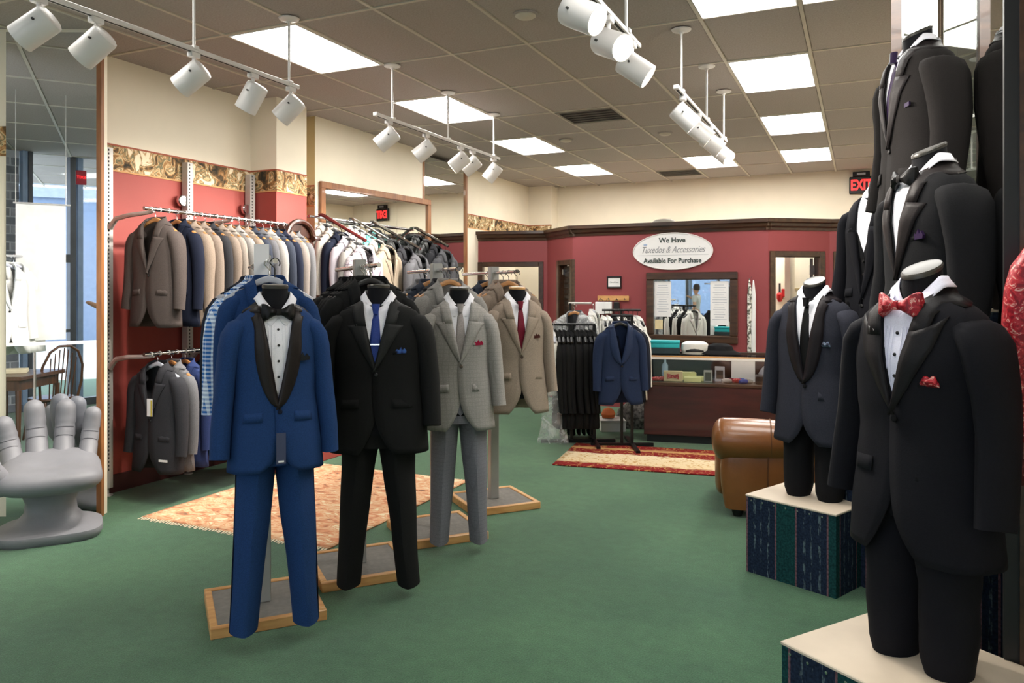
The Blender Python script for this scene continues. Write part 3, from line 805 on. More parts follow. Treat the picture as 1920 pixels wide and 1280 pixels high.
# dressed torso forms
def make_form(label, loc, rz, b, legs=None, cap=M['neckcap'], tilt=.3, neckh=.075, group=None, capm=None, name='torso_form'):
    t = thing(name, label, 'display form', loc, rz, group)
    def fn(i, j):
        z = -.02-.66*j/12; p = b.pt(2*PI*i/24, z, .90); return p
    MB().grid(fn, 24, 12, True, True, True).build('torso', M['neck'], t)
    def nf(i, j):
        a = 2*PI*i/24; q = j/4; k = 1+.12*(1-q)
        z = -.06+(neckh+.06)*q+(-tilt*.055*-math.cos(a) if q == 1 else 0)*1
        return Vector((.056*k*math.sin(a), -.060*k*math.cos(a)-.006*q, z+(0 if q < 1 else 0)))
    def nf2(i, j):
        a = 2*PI*i/24; q = j/4; k = 1+.10*(1-q)
        z0 = -.06; z1 = neckh-tilt*.06*math.cos(a)
        return Vector((.056*k*math.sin(a), -.060*k*math.cos(a)-.006*q, z0+(z1-z0)*q))
    MB().grid(nf2, 24, 4, True, True, True).build('neck', M['neck'], t)
    def cf(i, j):
        a = 2*PI*i/24; r = [1.03, 1.05, .98, .82, .0001][j]; dz = [-.006, .004, .010, .008, .009][j]
        return Vector((.056*r*math.sin(a), -.060*r*math.cos(a)-.006, neckh+dz-tilt*.06*math.cos(a)*r))
    MB().grid(cf, 24, 4, True).build('neck_cap', cap, t)
    if legs:
        zh, cm, tl_ = legs
        t2 = thing('trousers', tl_, 'trousers', loc, rz)
        for s in (-1, 1):
            def lf(i, j):
                q = j/12; z = -.62+(zh+.62)*q; a = 2*PI*i/20
                rx = .092-.020*q+.008*math.sin(q*9)*.4; ry = .112-.022*q
                if j >= 11: rx *= (.96, .86)[j-11]; ry *= (.96, .86)[j-11]
                p = Vector((s*(.088+.004*q)+rx*math.sin(a), -.01*q-ry*math.cos(a)-.004*math.sin(q*22), z))
                n = noise.noise_vector(Vector((p.x*8+s, p.y*8+loc[0]*5, p.z*9))); return p+Vector((n.x, n.y, 0))*.008
            MB().grid(lf, 20, 12, True, True, True).build('trouser_leg', cm, t2, ang=60)
        def sf(i, j):
            a = 2*PI*i/24; return Vector((.178*math.sin(a), -.118*math.cos(a), -.52-.17*j/3))
        MB().grid(sf, 24, 3, True, True, True).build('trouser_seat', cm, t2)
    return t

# ================================================================ the four suit stands
F = {}
F['navy'] = fabric('navy_blue_wool', '#1f3a66'); F['black'] = fabric('black_wool', '#191919'); F['black2'] = fabric('black_wool_soft', '#151517')
F['grey'] = fabric('light_grey_plaid_wool', '#989490', 'plaid', '#8d8a86', k=260); F['taupe'] = fabric('taupe_wool', '#97887a')
F['greytr'] = fabric('grey_trouser_wool', '#77777e', 'plaid', '#6f6f76', k=260)
F['midnight'] = fabric('midnight_slate_wool', '#30313a'); F['tux'] = fabric('black_tuxedo_wool', '#15151a'); F['tuxb'] = fabric('black_tuxedo_wool_brownish', '#1d1a19')
F['gingham'] = fabric('blue_gingham', '#e4edf8', 'check', '#2f68ae', k=300); F['dnavy'] = fabric('dark_navy_wool', '#151a2a')
F['char'] = fabric('charcoal_wool', '#303034'); F['brgrey'] = fabric('brown_grey_wool', '#4a423f'); F['tan'] = fabric('tan_wool', '#86776a')
F['btaupe'] = fabric('beige_taupe_wool', '#84766b'); F['ltaupe'] = fabric('light_taupe_wool', '#8f857c'); F['lgrey'] = fabric('pale_grey_wool', '#8a8784')
F['dgrey'] = fabric('dark_grey_wool', '#56565a'); F['slate'] = fabric('dark_slate_wool', '#2f3440'); F['gtaupe'] = fabric('grey_taupe_wool', '#7d7570')
F['mgrey'] = fabric('mid_grey_wool', '#69696c'); F['blue'] = fabric('bright_navy_wool', '#2c3963'); F['cream'] = fabric('cream_linen', '#b5afa6')
F['lilac'] = fabric('pale_grey_lilac_cloth', '#b9b4bd'); F['plaidw'] = fabric('white_pink_plaid_cotton', '#c8c0c4', 'plaid', '#7d6d80', k=180)
F['camel'] = fabric('camel_wool', '#8f8272'); F['leather'] = mat('black_leather', '#2c2d2c', .42, var=.15, scale=14, bump=.15, bscale=80)
F['whitecl'] = fabric('white_cotton', '#d8d7d3'); F['teal'] = fabric('turquoise_cloth', '#6fb9b4'); F['bluej'] = fabric('ink_blue_wool', '#222e49')
F['redtie'] = mixnoise('red_paisley_silk', [(.40, '#7d1420'), (.50, '#a81f2b'), (.58, '#b7333a'), (.64, '#e0b3a6'), (.68, '#9d1f2b')], scale=42, detail=2, rough=.4, distort=1.5)
F['navysilk'] = fabric('navy_silk', '#2a3f86', rough=.35, sheen=0); F['silversilk'] = fabric('silver_silk', '#9c9492', rough=.3, sheen=0)
F['burg'] = fabric('burgundy_silk', '#6e1a2c', rough=.35, sheen=0); F['fuchsia'] = fabric('crimson_silk', '#a3173f', rough=.4, sheen=0)
F['blackbow'] = fabric('black_bow_satin', '#151414', rough=.4, sheen=0); F['darkbrown'] = fabric('dark_brown_silk', '#4a2520', rough=.4, sheen=0)
F['bluesq'] = fabric('blue_print_silk', '#3f64a5', 'check', '#20326a', k=260, rough=.4, sheen=0)
F['purple'] = fabric('deep_purple_silk', '#2c1c3c', rough=.4, sheen=0)

BAR_RZ = math.radians(49)                   # the stands all point the same way
def along(x, d, s, side=0):                 # s metres behind the front end, along the bar
    X, Y = rm(x, d); return (X-math.sin(BAR_RZ)*s+math.cos(BAR_RZ)*side, Y+math.cos(BAR_RZ)*s+math.sin(BAR_RZ)*side)
def suit_stand(label, x, d, bx_, bd, bar_back, zbar, sign=False, group='suit display stands', back=1.05, base_rz=0):
    """wooden based post with a bar on top; (x,d) front end of the bar, (bx_,bd) base"""
    X, Y = rm(bx_, bd); t = thing('suit_stand', label, 'display stand', (X, Y, 0), BAR_RZ, group)
    fx, fy = rm(x, d); R = Matrix.Rotation(-BAR_RZ, 4, 'Z'); loc = R @ Vector((fx-X, fy-Y, 0))
    A = .265
    MB().box(-A+.03, A-.03, -A+.03, A-.03, .012, .045).build('base_plate', M['basegrey'], t, False, .003)
    for nm, a in (('base_rail', (-A, A, -A, -A+.035)), ('base_rail', (-A, A, A-.035, A)), ('base_rail', (-A, -A+.035, -A+.035, A-.035)), ('base_rail', (A-.035, A, -A+.035, A-.035))):
        bx(nm, M['oak'], *a, .0, .052, t, .004)
    bx('post', M['pole'], -.033, .033, -.033, .033, .045, zbar+.045, t, .004)
    by0, by1 = loc.y-.01, loc.y+back
    MB().tube([(loc.x*0, by0, zbar), (0, by1, zbar)], .0125, 10).build('hang_bar', M['chrome'], t)
    return t, (X, Y)
STANDS = [
    # name, front (x,d), base(x,d), nape z, width
    ('blue', -1.075, 3.50, 1.54, .91), ('black', -.70, 4.05, 1.545, 1.13), ('grey', -.325, 4.72, 1.535, .94), ('taupe', .035, 5.42, 1.54, .95)]
ZB = 1.735
def jloc(x, d, s, z): X, Y = along(x, d, s); return (X, Y, z)
for nm, x, d, z, wk in STANDS:
    post_s = .42
    X, Y = along(x, d, post_s)
    c, s_ = math.cos(YAW), math.sin(YAW); bx_, bd = c*X+s_*Y, -s_*X+c*Y
    lab = {'blue': 'oak and carpet based post stand holding the navy tuxedo', 'black': 'oak and carpet based post stand behind the black suit trousers',
           'grey': 'post stand with small oak base behind the grey plaid suit', 'taupe': 'post stand on oak base holding the taupe suit, pole in full view'}[nm]
    suit_stand(lab, x, d, bx_, bd, 1, ZB)
# --- navy tuxedo
nm, x, d, z, wk = STANDS[0]
RZ = BAR_RZ; b = Body(wk, .92, .92); L0 = jloc(x, d, .0, z)
HOOKM = M['blackmetal']
def form_hook(L, rz, label):
    t = make_hanger(label, (L[0], L[1], ZB-.0125-HOOKTOP+.025), rz, M['blackplastic'], M['blackmetal'])
    for ch in t.children:
        if ch.name.startswith('hanger_arm'): ch.scale = (.30, 1, .6); ch.location.z = -.035
make_form('black neck form wearing the navy tuxedo jacket', L0, RZ, b, tilt=.05, neckh=.078); form_hook(L0, RZ, 'black hook carrying the navy tuxedo form')
jm = jacket_meshes('navy', b, -.50, res=(30, 44), style='shawl', lap=.062, seed=1, sl=1.1)
navy = make_jacket(jm, 'navy blue tuxedo jacket with black satin shawl lapels on the nearest stand', F['navy'], fabric('black_brown_satin', '#25201f', rough=.4, sheen=0), L0, RZ, bm=F['dnavy'], fm=F['navy'])
tg = MB(); c0 = b.front(.006, -.62, .02); tg.box(-.02, .02, -.0015, .0015, -.075, .06, Matrix.Translation(c0)); tg.build('swing_tag', mat('dark_tag', '#39405a', .6), navy, False)
bx('tag_print', M['whitemetal'], c0.x-.012, c0.x+.012, c0.y-.0022, c0.y-.0016, c0.z-.068, c0.z-.060, navy)
make_shirt(b, 'white pleated tuxedo shirt with black studs under the navy jacket', L0, RZ, 4)
make_bowtie(b, 'black satin bow tie on the navy tuxedo', L0, RZ, F['blackbow'])
make_square(b, 'black pocket square in the navy tuxedo jacket', L0, RZ, fabric('black_square', '#1d1f22', rough=.5), 'peaks', .9)
make_trousers('navy tuxedo trousers hanging under the navy jacket', L0, RZ, F['navy'], -.64, -1.45, .135, (.090, .072), topw=.155, stripe=F['dnavy'])
# --- black suit
nm, x, d, z, wk = STANDS[1]
b = Body(wk, 1.02, .97); L1 = jloc(x, d, 0, z); RZb = BAR_RZ-math.radians(22)
make_form('black neck form wearing the black suit with blue tie', L1, RZb, b, tilt=.02, neckh=.078)
make_jacket(jacket_meshes('blk', b, -.37, res=(28, 40), seed=2, lap=.088), 'black suit jacket with navy tie, second stand from the left', F['black'], fabric('black_lapel', '#262626', rough=.6), L1, RZb, bm=M['blackplastic'])
make_shirt(b, 'white shirt under the black suit jacket', L1, RZb)
make_tie(b, 'navy blue silk tie with silver tie bar on the black suit', L1, RZb, F['navysilk'], M['chrome'], low=-.35)
make_square(b, 'blue patterned pocket square in the black suit', L1, RZb, F['bluesq'], 'peaks', .8)
make_trousers('black suit trousers hanging under the black jacket', L1, RZb, F['black'], -.68, -1.475, .155, (.092, .078), topw=.18)
# --- grey suit
nm, x, d, z, wk = STANDS[2]
b = Body(wk, .95, .96); L2 = jloc(x, d, 0, z); RZg = BAR_RZ-math.radians(16)
make_form('black neck form wearing the grey plaid suit', L2, RZg, b, tilt=.05, neckh=.078); form_hook(L2, RZg, 'black hook carrying the grey suit form')
make_jacket(jacket_meshes('gry', b, -.39, res=(28, 40), seed=3, lap=.092, style='notch'), 'light grey plaid suit jacket with crimson pocket square', F['grey'], None, L2, RZg, bm=mat('brown_button', '#4a3d33', .4))
make_shirt(b, 'pale shirt under the grey plaid jacket', L2, RZg)
make_tie(b, 'silver grey necktie on the grey plaid suit', L2, RZg, F['silversilk'], low=-.37)
make_square(b, 'crimson pocket square in the grey jacket', L2, RZg, F['fuchsia'], 'peaks', .85)
make_trousers('grey suit trousers hanging under the grey plaid jacket', L2, RZg, F['greytr'], -.66, -1.46, .12, (.085, .075), topw=.16)
# --- taupe suit
nm, x, d, z, wk = STANDS[3]
b = Body(wk, 1.0, .98); L3 = jloc(x, d, 0, z); RZt = BAR_RZ-math.radians(12)
make_form('black neck form wearing the taupe suit jacket', L3, RZt, b, tilt=.05, neckh=.078, cap=M['oak']); form_hook(L3, RZt, 'black hook carrying the taupe suit form')
make_jacket(jacket_meshes('tau', b, -.39, res=(28, 40), seed=4, lap=.085), 'taupe suit jacket with burgundy tie, farthest of the four stands', F['taupe'], None, L3, RZt, bm=mat('brown_button', '#4a3d33', .4))
make_shirt(b, 'white shirt under the taupe jacket', L3, RZt)
make_tie(b, 'burgundy necktie on the taupe suit', L3, RZt, F['burg'], low=-.37)
make_square(b, 'dark brown pocket square in the taupe jacket', L3, RZt, F['darkbrown'], 'peaks', .8)
# --- garments hanging behind each form on the bars
BEHIND = [
 (0, [(.20, 'navy', 'navy blue jacket hanging directly behind the navy tuxedo form'), (.50, 'gingham', 'blue and white gingham check jacket hanging behind the navy tuxedo'),
      (.64, 'dnavy', 'dark navy jacket hanging behind the gingham check jacket'), (.75, 'dnavy', 'dark navy jacket at the back of the navy tuxedo stand')]),
 (1, [(.16, 'black', 'black jacket hanging first behind the black suit form'), (.24, 'black', 'black jacket hanging second behind the black suit form'),
      (.32, 'black2', 'black jacket hanging third behind the black suit form'), (.50, 'black2', 'black jacket hanging fourth behind the black suit form'), (.58, 'black2', 'black jacket hanging last behind the black suit form')]),
 (2, [(.16, 'lgrey', 'pale grey jacket hanging first behind the grey plaid suit'), (.26, 'char', 'charcoal jacket hanging second behind the grey plaid suit'),
      (.52, 'slate', 'dark slate jacket hanging third behind the grey plaid suit'), (.62, 'mgrey', 'mid grey jacket hanging last behind the grey plaid suit')]),
 (3, [(.14, 'tan', 'tan jacket hanging first behind the taupe suit'), (.24, 'btaupe', 'beige jacket hanging second behind the taupe suit'),
      (.52, 'slate', 'dark navy jacket hanging last behind the taupe suit')])]
HK = [M['hangergrey'], M['blackplastic'], M['hangerwood'], M['hangerwood']]
for si, items in BEHIND:
    nm, x, d, z, wk = STANDS[si]
    for q, (s, fk, lab) in enumerate(items):
        X, Y = along(x, d, s)
        off = random.uniform(-.02, .02)
        hung(str(q % 2), lab, lab.replace('jacket hanging', 'hanger holding the jacket', 1).replace('jacket at', 'hanger with the jacket at', 1), X, Y, ZB+.0125, BAR_RZ+math.radians(random.uniform(-5, 5)), F[fk], group='jackets behind the suit stands', hm=HK[si], s=1.08 if si == 1 else (.90 if (si, q) == (0, 0) else 1.0))
# sign holder on the near stand
X, Y = along(STANDS[0][1], STANDS[0][2], .40)
bx('sign_card', M['paper'], -.036, .036, -.003, .003, -.10, .075, None, loc=(X+.03, Y-.05, ZB+.02), rz=YAW+math.radians(20))
tag(bpy.data.objects['sign_card'], 'small pale card sign on the bar of the navy tuxedo stand', 'sign')

# ================================================================ right hand tuxedo forms on covered boxes
def striped():
    m, nt, b = nodemat('striped_tapestry'); b.inputs['Roughness'].default_value = .9; b.inputs['Specular IOR Level'].default_value = .15
    tc = nt.nodes.new('ShaderNodeTexCoord'); sep = nt.nodes.new('ShaderNodeSeparateXYZ'); nt.links.new(tc.outputs['Object'], sep.inputs[0])
    ad = N(nt, 'ShaderNodeMath', _operation='SUBTRACT'); nt.links.new(sep.outputs['X'], ad.inputs[0]); nt.links.new(sep.outputs['Y'], ad.inputs[1])
    ad2 = N(nt, 'ShaderNodeMath', _operation='ADD'); ad2.inputs[1].default_value = 10.02; nt.links.new(ad.outputs[0], ad2.inputs[0])
    mu = N(nt, 'ShaderNodeMath', _operation='DIVIDE'); mu.inputs[1].default_value = .30; nt.links.new(ad2.outputs[0], mu.inputs[0])
    fr = N(nt, 'ShaderNodeMath', _operation='FRACT'); nt.links.new(mu.outputs[0], fr.inputs[0])
    g, n, p, l = lin('#173f40'), lin('#1f2a3d'), lin('#6d5157'), lin('#56666c')
    r = ramp(nt, [(0, p), (.03, g), (.40, p), (.43, n), (.56, n), (.60, n), (.72, n), (.76, n), (.90, n)], 'CONSTANT'); nt.links.new(fr.outputs[0], r.inputs['Fac'])
    rm_ = ramp(nt, [(0, (0, 0, 0, 1)), (.55, (1, 1, 1, 1)), (.60, (0, 0, 0, 1)), (.69, (.8, .8, .8, 1)), (.73, (0, 0, 0, 1)), (.84, (1, 1, 1, 1)), (.89, (0, 0, 0, 1))], 'CONSTANT'); nt.links.new(fr.outputs[0], rm_.inputs['Fac'])
    mp = nt.nodes.new('ShaderNodeMapping'); mp.inputs['Scale'].default_value = (60, 60, 16); nt.links.new(tc.outputs['Object'], mp.inputs[0])
    nz = N(nt, 'ShaderNodeTexNoise', Scale=1.6, Detail=3); nt.links.new(mp.outputs[0], nz.inputs['Vector'])
    gt = ramp(nt, [(.5, (0, 0, 0, 1)), (.6, (1, 1, 1, 1))]); nt.links.new(nz.outputs['Fac'], gt.inputs['Fac'])
    mul = N(nt, 'ShaderNodeMath', _operation='MULTIPLY'); nt.links.new(gt.outputs[0], mul.inputs[0]); nt.links.new(rm_.outputs[0], mul.inputs[1])
    mx = nt.nodes.new('ShaderNodeMixRGB'); nt.links.new(mul.outputs[0], mx.inputs[0]); nt.links.new(r.outputs[0], mx.inputs[1]); mx.inputs[2].default_value = l
    f2 = N(nt, 'ShaderNodeTexNoise', Scale=90, Detail=2); nt.links.new(tc.outputs['Object'], f2.inputs['Vector'])
    r2 = ramp(nt, [(.35, (.6, .6, .6, 1)), (.65, (1.3, 1.3, 1.3, 1))]); nt.links.new(f2.outputs['Fac'], r2.inputs['Fac'])
    m2 = nt.nodes.new('ShaderNodeMixRGB'); m2.blend_type = 'MULTIPLY'; m2.inputs[0].default_value = 1; nt.links.new(mx.outputs[0], m2.inputs[1]); nt.links.new(r2.outputs[0], m2.inputs[2])
    nt.links.new(m2.outputs[0], b.inputs['Base Color']); return m
M['stripe'] = striped(); M['boxtop'] = mat('cream_box_top', '#d9c9b4', .7, var=.05, scale=5)
def plinth(label, x, y, rz, s, h, s2=None, studs=True):
    s2 = s2 or s
    t = thing('display_box', label, 'display box', (x, y, 0), rz, 'fabric covered display boxes')
    MB().box(-s/2, s/2, -s2/2, s2/2, 0, h-.012).build('box_body', M['stripe'], t, False)
    MB().box(-s/2-.004, s/2+.004, -s2/2-.004, s2/2+.004, h-.012, h).build('box_top', M['boxtop'], t, False, .003)
    if studs:
        me = MB().lathe([(.006, 0), (.005, .003), (.0, .004)], 8).mesh('stud')
        for k in range(int(s/.07)):
            o = put(me, 'stud', M['chrome'], t, loc=(-s/2+.035+k*.07, -s2/2, h-.03)); o.rotation_euler = (PI/2, 0, 0)
            o = put(me, 'stud', M['chrome'], t, loc=(-s/2, -s2/2+.035+k*.07, h-.03)); o.rotation_euler = (0, -PI/2, 0)
    return t
BR1 = math.atan2(-.227, .481)
plinth('dark green striped fabric box under the slate tuxedo form', -.246, 4.696, BR1, .53, .44)
BR2 = math.radians(-36)
e1 = Vector((math.cos(BR2), math.sin(BR2))); e2 = Vector((-math.sin(BR2), math.cos(BR2)))
c2 = Vector((-.24, 2.70))+e1*.28+e2*.255
plinth('dark green striped fabric box in the near right corner', c2.x, c2.y, BR2, .56, .44, .51)
def facing(x, d, a): return YAW+math.atan2(-x, d)-math.radians(a)     # turned a degrees to the viewer's left of facing the viewpoint
# slate tuxedo on the far box
x, d = 1.712, 4.36; X, Y = rm(x, d); LT = (X, Y, 1.575); RT = facing(x, d, 24)
b = Body(1.02, 1.02, 1.03)
make_form('black neck form wearing the slate grey tuxedo', LT, RT, b, legs=(-1.135, F['black2'], 'black trousers on the slate tuxedo form'), tilt=.42, neckh=.075)
make_jacket(jacket_meshes('mid', b, -.475, res=(28, 40), style='shawl', lap=.07, seed=6), 'dark slate tuxedo jacket with black shawl lapels on the far box', F['midnight'], fabric('dark_brown_black_satin', '#221d1f', rough=.5, sheen=0), LT, RT, bm=F['black2'], skip=('flap_l',))
make_shirt(b, 'white shirt under the slate tuxedo jacket', LT, RT); make_tie(b, 'slim black necktie on the slate tuxedo', LT, RT, F['blackbow'], low=-.44)
make_square(b, 'dark blue patterned pocket square in the slate tuxedo', LT, RT, fabric('dark_blue_print', '#2b3142', 'check', '#6c7c90', k=220, rough=.5), 'puff', .75)
# large black tuxedo on the near box
x, d = 1.295, 2.43; X, Y = rm(x, d); LB = (X, Y, 1.59); RB = facing(x, d, 37)
b = Body(1.03, 1.02, 1.0)
make_form('black neck form with grey cap wearing the large black tuxedo in the near corner', LB, RB, b, legs=(-1.15, F['tux'], 'black trousers on the near corner tuxedo form'), tilt=.42, neckh=.075)
make_jacket(jacket_meshes('big', b, -.37, res=(34, 48), style='peak', lap=.095, seed=12), 'black tuxedo jacket with peaked lapels, red bow tie form in near right corner', F['tux'], fabric('black_peak_satin', '#1c1a1c', rough=.5, sheen=0), LB, RB, bm=F['black2'])
make_shirt(b, 'white tuxedo shirt with black studs and red bow tie', LB, RB, 3, plow=-.27, m=fabric('bluish_white_cotton', '#eceafa', rough=.7))
make_bowtie(b, 'red paisley bow tie on the near corner tuxedo', LB, RB, F['redtie'], 1.05)
make_square(b, 'red paisley pocket square in the near corner tuxedo', LB, RB, F['redtie'], 'puff', .9)
# upper tuxedos on tall covered pedestals
def upper(x, d, zn, a, sc, zfeet):
    X, Y = rm(x, d); return (X, Y, zn), facing(x, d, a), Body(sc, 1.02, sc)
# topmost
L, R_, b = upper(1.845, 3.5, 2.69, 62, 1.07, 0)
plinth('tall striped pedestal under the topmost tuxedo form', L[0], L[1], R_, .25, L[2]-1.17, studs=False)
make_form('black neck form of the topmost tuxedo, near the ceiling', L, R_, b, legs=(-1.17, F['tuxb'], 'black trousers of the topmost tuxedo form'), tilt=.42)
make_jacket(jacket_meshes('up1', b, -.42, res=(28, 40), seed=14), 'brownish black tuxedo jacket highest on the right, near the ceiling', F['tuxb'], fabric('brown_black_satin', '#231e1e', rough=.5, sheen=0), L, R_)
make_shirt(b, 'white shirt under the topmost tuxedo jacket', L, R_); make_tie(b, 'dark purple tie on the topmost tuxedo', L, R_, F['purple'], low=-.38)
make_square(b, 'dark purple pocket square in the topmost tuxedo', L, R_, F['purple'], 'flat')
# middle
L, R_, b = upper(1.60, 2.95, 2.06, 56, 1.0, 0)
plinth('striped pedestal under the middle tuxedo form with black bow tie', L[0], L[1], R_, .24, L[2]-1.12, studs=False)
make_form('black neck form of the middle tuxedo with black bow tie', L, R_, b, legs=(-1.12, F['tux'], 'black trousers of the middle tuxedo form'), tilt=.42)
make_jacket(jacket_meshes('up2', b, -.42, res=(28, 40), seed=15), 'black tuxedo jacket of the middle right form, wing collar and black bow tie', fabric('black_tuxedo_neutral', '#1a1a1c'), fabric('brown_black_satin', '#231e1e', rough=.5, sheen=0), L, R_)
make_shirt(b, 'white shirt under the middle tuxedo jacket', L, R_); make_bowtie(b, 'black bow tie on the middle tuxedo form', L, R_, F['blackbow'])
make_square(b, 'black pocket square in the middle tuxedo jacket', L, R_, F['purple'], 'peaks', .9)
# rear, waistcoat showing
L, R_, b = upper(2.03, 4.24, 2.13, 42, 1.0, 0)
plinth('striped pedestal under the rear tuxedo form with waistcoat', L[0], L[1], R_, .30, L[2]-1.14, studs=False)
make_form('black neck form of the rear tuxedo with waistcoat', L, R_, b, legs=(-1.14, F['tux'], 'black trousers of the rear tuxedo form'), tilt=.42)
make_jacket(jacket_meshes('up3', b, -.60, res=(28, 40), seed=16), 'black tuxedo jacket of the rear form, worn open over a waistcoat', F['tux'], None, L, R_)
make_shirt(b, 'white shirt under the rear tuxedo waistcoat', L, R_)
v = thing('waistcoat', 'black waistcoat with two buttons on the rear tuxedo form', 'waistcoat', L, R_)
for s in (-1, 1):
    def vf(i, j):
        z = -.18-.44*j/10; xi = s*(-.006+.06*max(0, (-.34-z)/-.16)**1.0) if z > -.34 else s*-.006
        x = xi+(s*.15-xi)*i/6; p = b.front(x, z, -.002); return p
    MB().grid(vf, 6, 10).build('waistcoat_panel', F['black2'], v, solid=.003)
for k in range(4):
    p = b.front(0, -.37-.07*k, .004); MB().lathe([(.008, 0), (.006, .004), (0, .004)], 10).build('button', M['chrome'] if k == 3 else M['blackplastic'], v, loc=p).rotation_euler = (PI/2, 0, 0)
# red brocade waistcoat jacket hung at the very edge
X, Y = rm(1.70, 2.2)
hung('front', 'red patterned brocade jacket at the extreme right edge', 'wooden hanger of the red brocade jacket at right edge', X+.02, Y, 1.92, YAW+math.radians(-40), F['redtie'], name='brocade_jacket')

# ================================================================ wall rack on the left
M['rug1'] = mixnoise('orange_persian_weave', [(.30, '#7a5f4f'), (.37, '#c98561'), (.44, '#dd9a72'), (.51, '#e6c49c'), (.57, '#d99468'), (.64, '#ecdcb8')], scale=9, detail=7, rough=.95, distort=.9, stretch=(1, 1.6, 1))
for k, y in enumerate((4.19, 4.985, 5.745)):
    t = thing('slotted_upright', f'grey slotted steel wall upright, {ORD[k]} from the mirror', 'upright', (WL+.055, y, 0), group='slotted steel uprights')
    bx('upright_channel', M['steel'], -.045, .025, -.032, .032, .06, 2.72, t, .003)
    sl = MB().box(.0255, .0275, -.022, -.012, 0, .016).mesh('slot', False); 
    for q in range(84):
        o = put(sl, 'slot', M['slot'], t, loc=(0, .007+.0*(q % 2), .2+.03*q))
    MB().cyl(0, 0, .0, .06, .012, 10).build('levelling_stem', M['steel'], t); MB().lathe([(.04, 0), (.04, .008), (.015, .016)], 14).build('levelling_foot', M['steel'], t)
    MB().tube([(-.05, -.06, 2.38), (-.005, -.06, 2.38)], [.016, .016], 10).build('wall_spacer', M['chrome'], t)
    d_ = MB(); d_.tube([(-.02, -.06, 2.38), (.004, -.06, 2.38), (.012, -.06, 2.38)], [.05, .05, .042], 18); d_.build('round_bracket', M['chrome'], t)
RX = -4.86
def wall_rail(label, y0, y1, z):
    t = thing('wall_rail', label, 'clothes rail', (RX, y0, z), group='wall clothes rails')
    MB().tube([(0, 0, 0), (0, y1-y0, 0)], .0145, 12).build('rail', M['chrome'], t)
    for y in (4.19, 4.985, 5.745):
        q = y-y0; px_ = WL+.085-RX
        MB().tube([(px_, q, -.13), (px_+.02, q, -.10), (px_+.07, q, -.055), (px_+.20, q, -.035), (-.05, q, -.022), (0, q, -.014)], [.022, .022, .02, .018, .015, .012], 8).build('bracket_arm', M['steel'], t)
    me = MB().tube([(0, 0, 0), (0, .006, 0)], .0185, 10).mesh('spacer_ring')
    for k in range(22): put(me, 'spacer_ring', M['whitemetal'], t, loc=(0, .06+k*(y1-y0-.1)/22, 0))
wall_rail('chrome upper clothes rail on the red left wall', 4.10, 5.98, 2.215)
wall_rail('chrome lower clothes rail on the red left wall', 4.10, 5.98, 1.125)
UP = [('brgrey', 'brown grey'), ('dnavy', 'dark navy'), ('tan', 'tan'), ('btaupe', 'beige taupe'), ('char', 'charcoal'), ('btaupe', 'pinkish beige'), ('ltaupe', 'light taupe'), ('lgrey', 'pale grey'),
      ('tan', 'sand tan'), ('slate', 'dark slate'), ('dgrey', 'dark grey'), ('lgrey', 'light stone grey'), ('slate', 'blackish navy'), ('dnavy', 'navy'), ('gtaupe', 'grey taupe'), ('mgrey', 'mid grey')]
yy = [4.20]+[4.40+.095*k for k in range(15)]
for k, ((fk, nm), y) in enumerate(zip(UP, yy)):
    rot = 0 if k else math.radians(8)
    hung('front' if k == 0 else str(k % 3), f'{nm} suit jacket, {ORD[k]} from the front of the upper wall rail',
         f'wooden hanger of the {nm} jacket, {ORD[k]} on the upper wall rail', RX+.005, y, 2.2295, rot+math.radians(random.uniform(-4, 4)), F[fk], group='jackets on the upper wall rail', hgroup='hangers on the upper wall rail', hook=M['chrome'])
LO = [('char', 'charcoal'), ('mgrey', 'grey'), ('blue', 'bright navy'), ('dnavy', 'dark navy'), ('slate', 'slate'), ('char', 'dark charcoal'), ('dnavy', 'inky navy'), ('black', 'black'), ('dgrey', 'dark grey'), ('slate', 'dark slate')]
for k, (fk, nm) in enumerate(LO):
    y = 4.22+.13*k if k < 3 else 4.40+.11*k
    j = hung('front' if k == 0 else str(k % 3), f'{nm} suit jacket, {ORD[k]} from the front of the lower wall rail',
         f'hanger of the {nm} jacket, {ORD[k]} on the lower wall rail', RX+.005, y, 1.1395, math.radians(random.uniform(-4, 4)+(6 if k == 0 else 0)), F[fk], group='jackets on the lower wall rail', hgroup='hangers on the lower wall rail', hm=M['hangergrey'] if k in (0, 3) else M['hangerwood'])
    if k == 0:
        pt_ = Body(1.02, .55).front(.0, -.24, .03)
        bx('paper_tag', M['paper'], pt_.x-.0, pt_.x+.05, pt_.y-.004, pt_.y, pt_.z-.13, pt_.z, j); bx('tag_stripe', mat('yellow_print', '#c8b540', .7), pt_.x+.037, pt_.x+.05, pt_.y-.006, pt_.y-.004, pt_.z-.13, pt_.z-.01, j)
        pt_ = Body(1.02, .55).front(.13, -.70, .012); bx('sleeve_label', M['paper'], pt_.x-.04, pt_.x+.04, pt_.y-.004, pt_.y, pt_.z-.008, pt_.z+.008, j)
# low dark red platform under the rack end
t = thing('platform', 'low dark red platform by the column behind the navy tuxedo', 'platform', (-5.0, 5.75, 0))
bx('platform_box', M['red'], -.09, .40, -.45, .75, 0, .145, t, .006)
